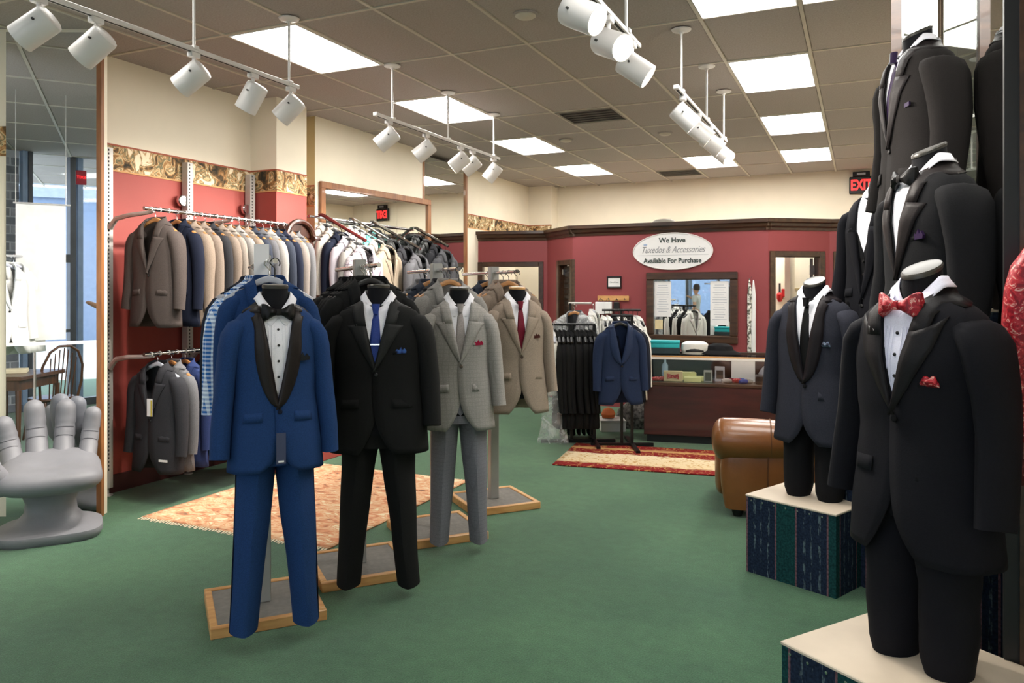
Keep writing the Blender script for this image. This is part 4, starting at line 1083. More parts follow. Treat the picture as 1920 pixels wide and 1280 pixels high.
# longcase clock standing in the corner of the column
M['mahog'] = wood('mahogany', '#26110b', '#482316', .35, 5, 'Z', .35)
t = thing('longcase_clock', 'dark wooden longcase clock with arched hood behind the wall rack', 'clock', (-4.94, 5.81, .145), math.radians(90+2))
bx('clock_base', M['mahog'], -.21, .21, -.12, .12, 0, .42, t, .008); bx('clock_waist', M['mahog'], -.15, .15, -.10, .10, .42, 1.55, t, .006)
bx('hood', M['mahog'], -.20, .20, -.12, .12, 1.55, 1.95, t, .006)
MB().tube([(-.20, -.115, 1.95)]+[(.20*math.cos(PI-a), -.115, 1.95+.0+.16*math.sin(a)) for a in [k*PI/12 for k in range(1, 12)]]+[(.20, -.115, 1.95)], .026, 8, ref=(0, 1, 0)).build('hood_arch', M['mahog'], t)
MB().prism([(.19*math.cos(a), .15*math.sin(a)) for a in [k*PI/14 for k in range(15)]], -.10, .10, Matrix.Translation((0, 0, 1.945)) @ Matrix.Rotation(PI/2, 4, 'X')).build('hood_top', M['mahog'], t)
for s in (-1, 1): MB().tube([(s*.16, -.14, 1.955), (s*.24, -.14, 1.965), (s*.27, -.14, 1.95)], [.03, .024, .01], 8, ref=(0, 1, 0)).build('hood_cornice', M['mahog'], t)
MB().prism([(.145*math.cos(a), .145*math.sin(a)) for a in [k*PI/12 for k in range(24)]], 0, .006, Matrix.Translation((0, -.122, 1.83)) @ Matrix.Rotation(PI/2, 4, 'X')).build('dial', mat('clock_dial', '#d9d6cc', .4), t)
MB().tube([(.14*math.cos(a), -.126, 1.83+.14*math.sin(a)) for a in [k*PI/14 for k in range(28)]], .008, 6, closed=True, ref=(0, 1, 0)).build('dial_ring', mat('brass', '#b28d4a', .3, .9), t)
bx('clock_hand', M['blackmetal'], -.004, .004, -.132, -.13, 1.83, 1.93, t); bx('clock_hand', M['blackmetal'], -.0, .07, -.132, -.13, 1.826, 1.834, t)

# ================================================================ slanted arms on the mirror wall
t = thing('wall_mount_rail', 'long chrome rail across the framed mirror carrying slanted arms', 'clothes rail', (-5.12, 6.3, 2.36))
MB().tube([(0, 0, 0), (0, 2.15, 0)], .014, 10).build('rail', M['chrome'], t)
for y in (.05, 1.0, 2.1): MB().tube([(0, y, 0), (-.12, y, 0)], .012, 8).build('wall_bracket', M['steel'], t)
M['redarm'] = mat('dark_red_lacquer', '#6b1f1f', .35)
ARMS = [(6.46, M['redarm'], .58, 'dark red slanted arm'), (6.98, M['chrome'], .50, 'chrome slanted arm behind the white shirts'), (7.38, M['chrome'], .66, 'chrome slanted arm over the black jackets'), (8.3, M['chrome'], .50, 'chrome slanted arm farthest along the mirror')]
for y, m_, L, nm in ARMS:
    t = thing('slant_arm', nm+' for clothes on the mirror wall', 'clothes arm', (-5.115, y, 2.385), group='slanted clothes arms')
    MB().tube([(0, 0, .0), (.04, 0, .0), (L, 0, -.52*L+.02)], [.02, .02, .018], 6).build('arm', m_, t)
    kn = MB().lathe([(0, .012), (.006, .010), (.008, 0)], 8).mesh('stop_knob')
    for k in range(6): put(kn, 'stop_knob', M['slot'] if m_ is M['redarm'] else M['steel'], t, loc=(.09+k*(L-.12)/6, 0, -.52*(.09+k*(L-.12)/6)+.034))
def on_arm(ai, items, grp):
    y, m_, L, nm = ARMS[ai]
    for q, (frac, kind, fk, lab) in enumerate(items):
        s = frac*L; lm = None; skip = ('welt',)
        hung(kind, lab, 'hanger carrying the '+lab, -5.115+s, y, 2.385-.52*s+.03, math.radians(90+random.uniform(-6, 6)), F[fk], group=grp, hm=M['blackplastic'], skip=skip, hook=M['blackmetal'])
on_arm(0, [(.15, '0', 'cream', 'cream linen jacket innermost on the dark red arm'), (.32, '1', 'cream', 'cream jacket second on the dark red arm'), (.48, '2', 'dnavy', 'navy jacket third on the dark red arm'),
           (.64, '0', 'lilac', 'pale grey lilac jacket fourth on the dark red arm'), (.80, '1', 'lgrey', 'light grey jacket fifth on the dark red arm'), (.96, 'front', 'plaidw', 'white and mauve plaid shirt jacket outermost on the dark red arm')], 'clothes on the dark red arm')
on_arm(1, [(.12, '0', 'whitecl', 'white shirt jacket innermost on the second slanted arm'), (.28, '1', 'whitecl', 'white shirt jacket second on the second slanted arm'), (.44, '2', 'whitecl', 'white shirt jacket third on the second slanted arm'),
           (.58, '0', 'teal', 'turquoise shirt jacket fourth on the second slanted arm'), (.72, '1', 'cream', 'cream jacket fifth on the second slanted arm'), (.97, 'front', 'camel', 'camel tan jacket outermost on the second slanted arm')], 'clothes on the second slanted arm')
on_arm(2, [(.10, '0', 'leather', 'black leather jacket innermost on the third slanted arm'), (.28, '1', 'leather', 'black leather jacket second on the third slanted arm'), (.46, '2', 'leather', 'black leather jacket third on the third slanted arm'),
           (.70, '0', 'char', 'charcoal jacket fourth on the third slanted arm'), (.96, 'front', 'dgrey', 'dark grey jacket outermost on the third slanted arm')], 'dark jackets on the third slanted arm')
on_arm(3, [(.15, '0', 'leather', 'black jacket innermost on the farthest slanted arm'), (.40, '1', 'leather', 'black jacket second on the farthest slanted arm'), (.65, '2', 'char', 'charcoal jacket third on the farthest slanted arm'), (.92, '1', 'dgrey', 'dark grey jacket outermost on the farthest slanted arm')], 'dark jackets on the farthest slanted arm')

# ================================================================ black garment racks by the counter
def clamp_rack(label, x0, x1, d, z, foot=True, tier=None):
    X0_, Y0_ = rm(x0, d); t = thing('garment_rack', label, 'clothes rack', (X0_, Y0_, 0), YAW, 'black garment racks')
    L = x1-x0
    MB().tube([(0, 0, z), (L, 0, z)], .013, 8).build('rail', M['blackmetal'], t)
    for q in ((L*.5, L*.98) if foot else (L*.5,)):
        bx('post', M['blackmetal'], q-.014, q+.014, -.014, .014, .03, z, t)
    bx('base_bar', M['blackmetal'], L*.5-.32, L*.98+.22, -.02, .02, .0, .035, t)
    bx('foot_bar', M['blackmetal'], L*.98-.02, L*.98+.02, -.40, .40, .0, .035, t) if foot else None
    return t
clamp_rack('black garment rack of long black garments left of the counter', .375, .88, 8.15, 1.245)
for k in range(9):
    X, Y = rm(.485+k*.046, 8.15)
    hung('long', f'long black garment, {ORD[k]} from the left on the black rack', f'black hanger of the long garment, {ORD[k]} from the left on the black rack', X, Y, 1.258, YAW+PI/2+math.radians(random.uniform(-6, 6)), F['black2'] if k % 2 else F['black'],
         group='long black garments on the rack', hgroup='black hangers on the rack', hm=M['blackplastic'], hook=M['blackmetal'], name='long_garment', cat='garment')
for k in range(2):
    X, Y = rm(.40+k*.04, 8.15)
    hung('1', f'white shirt in clear wrap, {ORD[k]} from the left end of the black rack', f'hanger of the wrapped white shirt, {ORD[k]} at the left end', X, Y, 1.258, YAW+PI/2, F['whitecl'], group='white shirts on the black rack', hm=M['hangergrey'], s=.8, name='shirt', cat='shirt')
# lower hanging trousers in the dark of the rack
for k in range(6):
    X, Y = rm(.56+k*.055, 8.42)
    t = thing('folded_trousers', f'black trousers hanging low behind the long garments, {ORD[k]} from the left', 'trousers', (X, Y, 0), YAW, 'black trousers low on the rack')
    def tf(i, j):
        a = 2*PI*i/10; z = 1.02-.97*j/6; return Vector((.020*math.cos(a), .16*math.sin(a), z))
    MB().grid(tf, 10, 6, True, True, True).build('trouser_legs', F['black'], t)
X, Y = rm(.52, 8.42)
t = thing('trouser_rack', 'low black rail carrying black trousers behind the long garments', 'clothes rack', (X, Y, 0), YAW)
MB().tube([(0, 0, 1.03), (.36, 0, 1.03)], .012, 8).build('rail', M['blackmetal'], t); bx('post', M['blackmetal'], .34, .37, -.015, .015, 0, 1.03, t); bx('post', M['blackmetal'], 0, .03, -.015, .015, 0, 1.03, t)
# clear garment bag trailing at the left of the rack
def bag(label, x, d, z0, z1, w0, w1, th, seed, rz=0, parent=None):
    X, Y = rm(x, d); t = thing('garment_bag', label, 'plastic bag', (X, Y, 0), YAW+rz)
    def fn(i, j):
        q = j/14; z = z0+(z1-z0)*q; a = 2*PI*i/20; ww = w0+(w1-w0)*q
        n = noise.noise_vector(Vector((math.cos(a)*2+seed, math.sin(a)*2, z*5)))
        return Vector((ww*math.cos(a)+n.x*.03, th*math.sin(a)+n.y*.03, z))
    MB().grid(fn, 20, 14, True).build('bag_sheet', M['plastic'], t); return t
bag('clear plastic garment bag trailing to the carpet left of the rack', .42, 8.0, .03, .86, .16, .05, .08, 3)
# upper tier with a garment under clear plastic
X, Y = rm(.66, 8.75)
t = thing('upper_rack', 'short black T stand above the rack with plastic covered garment', 'clothes rack', (X, Y, 0), YAW)
bx('post', M['blackmetal'], -.012, .012, -.012, .012, 0, 1.46, t); MB().tube([(-.02, 0, 1.46), (.24, 0, 1.46)], .012, 8).build('rail', M['steel'], t)
bx('foot_bar', M['blackmetal'], -.02, .02, -.25, .25, 0, .03, t)
hung('front', 'dark grey jacket under clear plastic on the T stand', 'hanger of the plastic covered grey jacket', *rm(.70, 8.62), 1.45, YAW+math.radians(-30), F['dgrey'], hm=M['hangerwood'])
j = make_jacket({k: v for k, v in rack_jacket('front').items() if k in ('body', 'sleeve_r', 'sleeve_l')}, 'clear plastic cover over the grey jacket on the T stand', M['plastic'], None, (*rm(.70, 8.61), 1.355), YAW+math.radians(-30), cat='plastic cover', name='garment_cover'); j.scale = (1.12, 1.3, 1.02)
hung('1', 'white wrapped shirt beside the T stand garment', 'hanger of the white wrapped shirt by the T stand', *rm(.92, 8.72), 1.46, YAW+math.radians(70), F['whitecl'], hm=M['hangergrey'], name='shirt', cat='shirt')
# ink blue jacket rack
def cm(x, d): return rm(x, d)
t = clamp_rack('black rack carrying the ink blue jacket beside the counter', 1.02, 1.24, 7.95, 1.345)
lj = hung('shawl', 'ink blue tuxedo jacket with tonal shawl lapels hanging by the counter', 'black hanger of the ink blue jacket by the counter', *rm(1.095, 7.82), 1.358, YAW+math.radians(4), F['bluej'], fabric('ink_blue_satin', '#22304e', rough=.5), hm=M['blackplastic'], hook=M['blackmetal'])
for k, (fk, nm, dd, dx) in enumerate((('dnavy', 'dark navy', 7.95, .045), ('black', 'black', 8.05, .07), ('whitecl', 'white', 8.14, .10), ('black2', 'soft black', 8.22, .10))):
    hung(str(k % 3), f'{nm} jacket directly behind the ink blue jacket, {ORD[k]} back', f'black hanger of the {nm} jacket behind the ink blue jacket', *rm(1.095+dx, dd), 1.358, YAW+math.radians(random.uniform(-4, 4)), F[fk], group='jackets behind the ink blue jacket', hm=M['blackplastic'], hook=M['blackmetal'])
clamp_rack('black wall side rack of white and black wrapped shirts', 1.05, 1.50, 9.0, 1.375, False)
for k in range(8):
    X, Y = rm(1.08+k*.055, 9.0); wt = k % 3 != 2
    hung(str(k % 3), f'{"white" if wt else "black"} wrapped shirt, {ORD[k]} from the left on the wall side rack', f'black hanger, {ORD[k]} from the left on the wall side rack', X, Y, 1.388, YAW+PI/2+math.radians(random.uniform(-14, 14)), F['whitecl'] if wt else F['black'], group='wrapped shirts on the wall side rack', hgroup='hangers on the wall side rack', hm=M['blackplastic'], hook=M['blackmetal'], name='shirt', cat='shirt', s=.85)
# boxes on the floor under the rack
X, Y = rm(1.13, 8.9)
t = thing('floor_box', 'pale box with orange bundle on the floor under the ink blue jacket', 'box', (X, Y, 0), YAW); bx('box_body', M['paper'], -.12, .16, -.15, .15, 0, .10, t, .004); bx('box_lid', mat('pale_grey_card', '#c9c4bf', .8), -.125, .165, -.155, .155, .10, .13, t, .004)
o = MB().lathe([(0, 0), (.07, .01), (.085, .05), (.06, .10), (.02, .12), (0, .125)], 14).build('orange_bundle', mat('orange_cloth', '#c4652f', .8), None, loc=(X-.02, Y, .13)); tag(o, 'small orange bundle on the pale box under the racks', 'bundle')
X, Y = rm(1.55, 9.1)
t = thing('grey_bag', 'grey speckled cloth bag slumped behind the counter end', 'bag', (X, Y, 0), YAW)
MB().lathe([(.0, 0), (.30, 0), (.34, .08), (.30, .20), (.18, .30), (.06, .33), (0, .33)], 18, sy=.6).build('bag_body', mixnoise('speckled_cloth', [(.4, '#4d4a48'), (.6, '#8f8a86')], 30), t)

# ================================================================ counter and the things on the maroon wall
CB = math.radians(10); KX, KY = -2.10, 8.03
M['coffee'] = wood('dark_mahogany_laminate', '#2e1212', '#471d1b', .38, 3, 'X', .25)
t = thing('sales_counter', 'glass topped sales counter with dark mahogany front', 'counter', (KX, KY, 0), CB)
CL, CDp = 2.1, .52
bx('counter_base', M['coffee'], 0, CL, 0, CDp, .08, .60, t, .004); bx('toe_kick', M['blackplastic'], .03, CL-.03, .04, CDp-.03, 0, .08, t)
bx('display_shelf', M['trimwood'], -.005, CL+.005, -.006, CDp, .60, .635, t, .003)
bx('top_glass', M['glass'], .0, CL, 0, CDp, .905, .913, t); bx('front_glass', M['glass'], .015, CL-.015, .004, .01, .635, .88, t)
bx('back_panel', mat('grey_mirror_back', '#3c3b42', .2, .5), .0, CL, CDp-.015, CDp, .635, .90, t)
bx('top_rail', M['whitemetal'], 0, CL, -.008, .016, .878, .905, t, .003); bx('top_rail', M['oak'], 0, CL, -.008, .014, .905, .917, t); bx('top_rail', M['trimwood'], 0, CL, CDp-.05, CDp, .905, .93, t)
bx('corner_post', M['trimwood'], -.005, .02, -.006, .02, .635, .905, t); bx('corner_post', M['trimwood'], CL-.02, CL+.005, -.006, .02, .635, .905, t); bx('end_glass', M['glass'], .004, .01, .02, CDp-.02, .635, .90, t)
KM = Matrix.Translation((KX, KY, 0)) @ Matrix.Rotation(CB, 4, 'Z')
def K(x, y, z): p = KM @ Vector((x, y, z)); return (p.x, p.y, p.z)
SH = .636
def item(name, label, cat, x, y, z, rz=0, group=None): return thing(name, label, cat, K(x, y, z), CB+rz, group)
t = item('bow_tie_box', 'cream box with a red bow tie inside the glass counter', 'box', .30, .10, SH)
bx('box_tray', mat('cream_card', '#d5c49a', .7), -.10, .10, -.02, .02, 0, .115, t, .006)
for s in (-1, 1): MB().prism([(0, .012), (s*.06, .03), (s*.06, -.03), (0, -.012)], 0, .01, Matrix.Translation((0, -.021, .058)) @ Matrix.Rotation(PI/2, 4, 'X')).build('red_bow', F['redtie'], t, False)
t = item('framed_brooch', 'small grey framed badge inside the glass counter', 'frame', .66, .09, SH); bx('badge_frame', M['pole'], -.045, .045, -.01, .01, 0, .13, t, .004); bx('badge_face', M['slot'], -.03, .03, -.013, -.01, .02, .11, t)
t = item('framed_tag', 'pale framed ticket standing far right of the bow tie box', 'frame', .78, .22, SH+.0); bx('tag_frame', M['hangergrey'], -.05, .05, -.008, .008, 0, .16, t, .003); bx('tag_face', M['slot'], -.035, .035, -.011, -.008, .03, .12, t)
for k, (x, y, c, a) in enumerate(((.13, .10, 'redtie', .3), (.19, .12, 'redtie', -.4), (.24, .16, 'redtie', .2), (.85, .10, 'silversilk', .4), (.90, .14, 'burg', -.3), (.96, .12, 'redtie', .5), (1.0, .17, 'bluesq', .1), (1.06, .10, 'lgrey', -.2), (1.02, .07, 'navysilk', .6))):
    t = item('rolled_tie', f'rolled {"red" if c in ("redtie","burg") else "grey blue"} silk accessory in the counter, {ORD[k]} from its left end', 'tie', x, y, SH, a, 'rolled silk ties in the counter')
    MB().tube([(-.055, 0, .022), (-.02, .004, .026), (.02, -.003, .024), (.055, .002, .02)], [.016, .026, .025, .014], 10).build('tie_roll', F[c], t)
for k, (x, y, z) in enumerate(((.50, .14, 0), (.545, .22, 0), (.44, .30, .09))):
    t = item('yellow_box', f'flat pale yellow box in the glass counter, {ORD[k]} of three', 'box', x, y, SH+(.0 if k < 2 else 0), .1*k, 'pale yellow boxes'); bx('box_body', mat('pale_yellow_card', '#d8d79a', .7), -.09, .09, -.05, .05, 0, .05 if k < 2 else .085, t, .004)
t = item('dark_case', 'black open display case at the right of the glass counter', 'case', 1.36, .16, SH); bx('case_body', M['blackplastic'], -.22, .22, -.10, .10, 0, .085, t, .008); bx('case_lid', M['blackplastic'], -.10, .10, .05, .10, .085, .18, t, .006)
t = item('white_card', 'large white card standing at the back of the glass counter', 'card', 1.02, .26, SH); bx('card_sheet', M['paper'], -.12, .12, -.003, .003, 0, .245, t)
t = item('arched_stand', 'grey arched jewellery stand in the glass counter', 'stand', 1.36, CDp-.10, SH)
MB().prism([(.19*math.cos(a), .2*math.sin(a)) for a in [k*PI/14 for k in range(15)]], 0, .03, Matrix.Rotation(PI/2, 4, 'X')).build('arch_panel', M['hangergrey'], t)
t = item('bottle', 'small pale blue glass bottle inside the counter', 'bottle', .20, .36, SH); MB().lathe([(0, 0), (.035, 0), (.035, .15), (.015, .18), (.015, .22), (0, .22)], 14).build('bottle_glass', mat('blue_glass', '#9db9cf', .1), t)
# on top of the counter
TOPZ = .93
t = item('dark_box', 'dark teal box under the turquoise box on the counter', 'box', .20, CDp-.14, .914); bx('box_body', mat('dark_teal_card', '#1e3237', .6), -.16, .16, -.10, .10, 0, .065, t, .004)
t = item('turquoise_box', 'bright turquoise box lying on the dark box on the counter', 'box', .20, CDp-.14, .979); bx('box_body', mat('turquoise_card', '#1fa7ae', .5), -.155, .155, -.095, .095, 0, .05, t, .004); bx('box_lid', mat('turquoise_card', '#1fa7ae', .5), -.16, .16, -.10, .10, .05, .075, t, .004)
t = item('white_boxlet', 'white upright card box at the left end of the counter top', 'box', .0, CDp-.14, .914); bx('box_body', M['paper'], -.045, .045, -.05, .05, 0, .16, t, .004)
t = item('captain_hat', 'white and black peaked hat on the counter top', 'hat', .52, CDp-.15, .914)
MB().lathe([(0, .0), (.13, .0), (.15, .05), (.14, .11), (.10, .135), (0, .14)], 22, sy=.8).build('hat_crown', F['whitecl'], t)
def hp(i, j):
    a = -.9+1.8*i/10; return Vector((.12*math.sin(a), -.10*math.cos(a)-.035*j/2, .06-.045*j/2+.02*math.cos(a)))
MB().grid(hp, 10, 2).build('hat_peak', M['blackplastic'], t, solid=.006)
t = item('black_hat', 'low black felt hat on the counter top', 'hat', .78, CDp-.15, .914)
MB().lathe([(0, .12), (.08, .115), (.13, .09), (.15, .045), (.22, .015), (.225, .006), (.0, .0)], 24, sy=.75).build('hat_felt', F['black2'], t)
# oval board
m4, LM = seg_mtx(2)
def on_wall(u, v, i=2):
    a, b = P[i], P[i+1]; s = ray_s(u, a, b); p = m4 @ Vector((s, 0, 0)) if i == 2 else None
    dd = -SYW*p.x+CYW*p.y; return s, CAM_H+(545-v)/1447*dd
def sp(s, z, y=0): p = m4 @ Vector((s, y, z)); return p
WRZ = math.atan2(m4[1][0], m4[0][0])
s0, zc = on_wall(1261, 471)
su, _ = on_wall(1337, 471); hw = su-s0; _, zt = on_wall(1261, 437); hh = zt-zc
c = sp(s0, zc, .002)
t = thing('oval_sign', 'white oval sign about accessories on the maroon wall', 'sign', c, WRZ)
NN = 48
MB().prism([(hw*math.cos(2*PI*k/NN), hh*math.sin(2*PI*k/NN)) for k in range(NN)], 0, .02, Matrix.Rotation(PI/2, 4, 'X')).build('sign_board', M['paper'], t, ang=50)
MB().tube([(hw*math.cos(2*PI*k/NN), -.02, hh*math.sin(2*PI*k/NN)) for k in range(NN)], .008, 6, closed=True, ref=(0, 1, 0)).build('sign_rim', M['whitemetal'], t)
R90 = (PI/2, 0, 0)
M['sgreen'] = mat('dark_grey_green_print', '#3b4744', .7); M['sgrey'] = mat('light_grey_print', '#8d8f94', .7)
text('We Have', 'lettering', M['sgreen'], .092, (0, -.021, hh*.60), R90, t, bold=.0025)
text('Tuxedos & Accessories', 'lettering', M['sgrey'], .125, (0, -.021, hh*.08), R90, t, shear=.45, sx=.72)
text('Available For Purchase', 'lettering', M['sgreen'], .092, (0, -.021, -hh*.52), R90, t, bold=.0025, sx=.92)
bx('underline', M['sgrey'], -hw*.9, hw*.9, -.0215, -.02, -hh*.22, -hh*.205, t)
bx('tape', mat('blue_tape', '#4f86c0', .5), -hw*.73, -hw*.64, -.024, -.02, hh*.36, hh*.40, t)
# framed mirror with notices
sa, zb_ = on_wall(1213, 640); sb, _ = on_wall(1384, 640); _, zt_ = on_wall(1300, 510)
c = sp((sa+sb)/2, (zb_+zt_)/2, .002); t = thing('service_mirror', 'dark wood framed mirror with paper notices behind the counter', 'mirror', c, WRZ)
w2_, h2_ = (sb-sa)/2, (zt_-zb_)/2; fw = .10
bx('mirror_glass', M['mirror'], -w2_+fw, w2_-fw, -.012, -.004, -h2_+fw, h2_-fw, t)
bx('frame_rail', M['trimwood'], -w2_, w2_, -.045, 0, h2_-fw, h2_, t, .01); bx('frame_rail', M['trimwood'], -w2_, w2_, -.045, 0, -h2_, -h2_+fw, t, .01)
bx('frame_stile', M['trimwood'], -w2_, -w2_+fw, -.045, 0, -h2_+fw, h2_-fw, t, .01); bx('frame_stile', M['trimwood'], w2_-fw, w2_, -.045, 0, -h2_+fw, h2_-fw, t, .01)
for nm, (xa, xb, za, zb2), rows in (('white printed notice on the left of the framed mirror', (-w2_+fw+.01, -w2_+fw+.235, -h2_*.27, h2_-fw-.02), 12), ('long white printed notice on the right of the framed mirror', (w2_-fw-.25, w2_-fw-.015, -h2_*.48, h2_-fw-.02), 15)):
    n = thing('paper_notice', nm, 'notice', c, WRZ)
    bx('notice_sheet', M['paper'], xa, xb, -.0155, -.0135, za, zb2, n)
    for k in range(rows):
        z = zb2-.05-k*(zb2-za-.09)/rows; wd_ = (xb-xa)*random.uniform(.45, .8)/2; mx_ = (xa+xb)/2
        bx('print_line', M['hangergrey'], mx_-wd_, mx_+wd_, -.0162, -.0155, z-.004, z+.003, n)
t = thing('paper_card', 'small cream card tucked in the lower left of the framed mirror', 'card', c, WRZ); bx('card_sheet', mat('cream_orange_card', '#dccaa0', .7), -w2_+fw+.015, -w2_+fw+.12, -.017, -.0135, -h2_+fw+.07, -h2_+fw+.20, t)
# certificate, peg rail with bags, tall white strips
s_, z_ = on_wall(1152, 529); t = thing('certificate', 'small black framed certificate on the maroon wall', 'frame', sp(s_, z_, .002), WRZ)
bx('certificate_sheet', M['paper'], -.085, .085, -.012, -.004, -.062, .062, t); fr = MB()
fr.tube([(-.095, -.012, -.072), (.095, -.012, -.072), (.095, -.012, .072), (-.095, -.012, .072)], .016, 4, closed=True, ref=(0, 1, 0)); fr.build('frame_border', M['blackplastic'], t, False)
text('Certificate', 'lettering', M['ink'], .03, (0, -.0125, 0), R90, t, shear=.3)
s_, z_ = on_wall(1151, 559); t = thing('peg_rail', 'light oak peg rail on the maroon wall', 'peg rail', sp(s_, z_, .002), WRZ)
bx('rail_board', M['oak'], -.23, .22, -.025, 0, -.035, .035, t, .005)
for k in range(4): MB().tube([(-.17+k*.115, -.02, -.012), (-.17+k*.115, -.06, -.018), (-.17+k*.115, -.07, .0)], .006, 6).build('peg', M['chrome'], t)
for k, (x, m_, w_, h_, nm) in enumerate(((-.17, M['paper'], .075, .17, 'white paper bag hanging from the oak peg rail, left one'), (-.065, M['paper'], .06, .16, 'white paper bag hanging from the oak peg rail, right one'), (.06, M['blackplastic'], .04, .13, 'small black bag hanging from the oak peg rail'))):
    p = sp(s_+x, z_, .06); t = thing('hanging_bag', nm, 'bag', p, WRZ, 'bags on the peg rail')
    MB().box(-w_, w_, -.02, .02, -.05-h_, -.05).build('bag_body', m_, t, False, .006); MB().tube([(-w_*.5, 0, -.05), (-w_*.3, 0, -.02), (0, 0, -.005), (w_*.3, 0, -.02), (w_*.5, 0, -.05)], .003, 5).build('bag_handle', M['slot'], t)
s_, zt_ = on_wall(1409, 522); _, zlo = on_wall(1409, 672)
for k, dx in enumerate((-.02, .03)):
    t = thing('white_strip', ('thin white patterned ribbon', 'plain white strip')[k]+' hanging tall on the maroon wall by the counter', 'strip', sp(s_+dx, zlo, .03), WRZ)
    hgt = zt_-zlo
    def wf(i, j):
        q = j/16; w_ = .024*min(1, (1-q)*5+.15)+.002; return Vector((w_*(-1+2*i/2), .006*math.sin(q*9+k), hgt*q-.02*k))
    MB().grid(wf, 2, 16).build('strip_cloth', M['paper'] if k else mixnoise('patterned_white', [(.45, '#e3e0d8'), (.56, '#5a5a50')], 26), t, solid=.006)
t = thing('wall_hook', 'tiny dark hook above the white strips on the maroon wall', 'hook', sp(s_, zt_, .0), WRZ); MB().tube([(0, 0, .02), (0, .03, .0), (0, .04, .03)], .006, 6).build('hook_wire', M['blackmetal'], t)
t = thing('moulding_dome', 'small pale dome sitting on top of the partition crown', 'ornament', sp(ray_s(1243, P[2], P[3]), PZ+.145, -.03), WRZ); MB().lathe([(.16, 0), (.15, .02), (.10, .045), (0, .055)], 20, sy=.5).build('dome_shell', M['ventframe'], t)
# things glimpsed through the fitting room doorways
t = thing('wall_clock', 'round red rimmed clock seen through the rightmost doorway', 'clock', (-.235, 11.87, 1.78)); 
MB().tube([(.10*math.cos(2*PI*k/24), -.015, .10*math.sin(2*PI*k/24)) for k in range(24)], .016, 8, closed=True, ref=(0, 1, 0)).build('clock_rim', mat('dark_red_plastic', '#5c2424', .4), t)
MB().prism([(.10*math.cos(2*PI*k/24), .10*math.sin(2*PI*k/24)) for k in range(24)], 0, .01, Matrix.Rotation(PI/2, 4, 'X')).build('clock_face', M['paper'], t)
bx('clock_hand', M['blackplastic'], -.004, .004, -.013, -.011, 0, .07, t); bx('clock_hand', M['blackplastic'], 0, .05, -.013, -.011, -.004, .004, t)
def behind(u, y_): r = (u-960)/1447; X = (CYW*r-SYW)/(SYW*r+CYW)*y_; return X
t = thing('red_brush', 'red long handled brush on the wall inside the fitting room', 'brush', (behind(1462, 11.86), 11.86, 1.55)); 
MB().tube([(0, 0, -.11), (0, 0, -.06), (0, 0, .0), (0, 0, .03)], [.02, .045, .045, .015], 10, ref=(0, 1, 0)).build('brush_head', mat('red_plastic', '#b02020', .35), t); MB().tube([(0, 0, .03), (0, 0, .16)], .014, 8, ref=(0, 1, 0)).build('brush_handle', M['blackplastic'], t)
t = thing('red_holder', 'small red wall holder beside the red brush', 'holder', (behind(1469.5, 11.86), 11.86, 1.56)); bx('holder_box', mat('red_plastic', '#b02020', .35), -.03, .03, -.03, .02, -.05, .07, t, .008)
# exit sign
t = thing('exit_sign', 'lit red exit sign high on the rear wall', 'exit sign', (.0, WB-.03, 3.22))
bx('sign_case', M['blackplastic'], -.17, .17, -.04, .02, -.135, .125, t, .01); bx('sign_cap', M['blackplastic'], -.12, .12, -.05, .02, .125, .2, t, .006)
text('EXIT', 'lettering', M['exit_red'], .22, (0, -.042, -.01), R90, t, bold=.007, sx=.66); bx('cap_label', M['hangergrey'], -.06, .06, -.053, -.05, .15, .18, t)

# ================================================================ rugs
def rug(label, x0, x1, y0, y1, m, rz=0, o=(0, 0), fringe=None, th=.012, cat='rug'):
    t = thing('rug', label, cat, (o[0], o[1], 0), rz)
    nx, ny = 26, 26
    def fn(i, j):
        x = x0+(x1-x0)*i/nx; y = y0+(y1-y0)*j/ny; return Vector((x, y, th+.003*noise.noise(Vector((x*3, y*3, 1)))))
    MB().grid(fn, nx, ny).build('rug_pile', m, t, solid=.010, offset=-1)
    if fringe:
        mb = MB()
        for s in fringe:
            n = 70
            for k in range(n):
                a = (k+.5)/n
                if s == 's': px_, py_, dx, dy = x0+(x1-x0)*a, y0, random.uniform(-.006, .006), -random.uniform(.025, .045)
                else: px_, py_, dx, dy = x0+(x1-x0)*a, y1, random.uniform(-.006, .006), random.uniform(.025, .045)
                mb.add([(px_-.008, py_, .008), (px_+.008, py_, .008), (px_+.006+dx, py_+dy, .003), (px_-.006+dx, py_+dy, .003)], [(0, 1, 2, 3)])
        o_ = mb.build('fringe', mat('cream_fringe', '#dcceb0', .9), t, False); o_['kind'] = 'stuff'
    return t
rug('orange and cream patterned rug with fringe behind the navy tuxedo', -4.62, -3.00, 3.88, 5.75, M['rug1'], fringe=('s', 'n'))
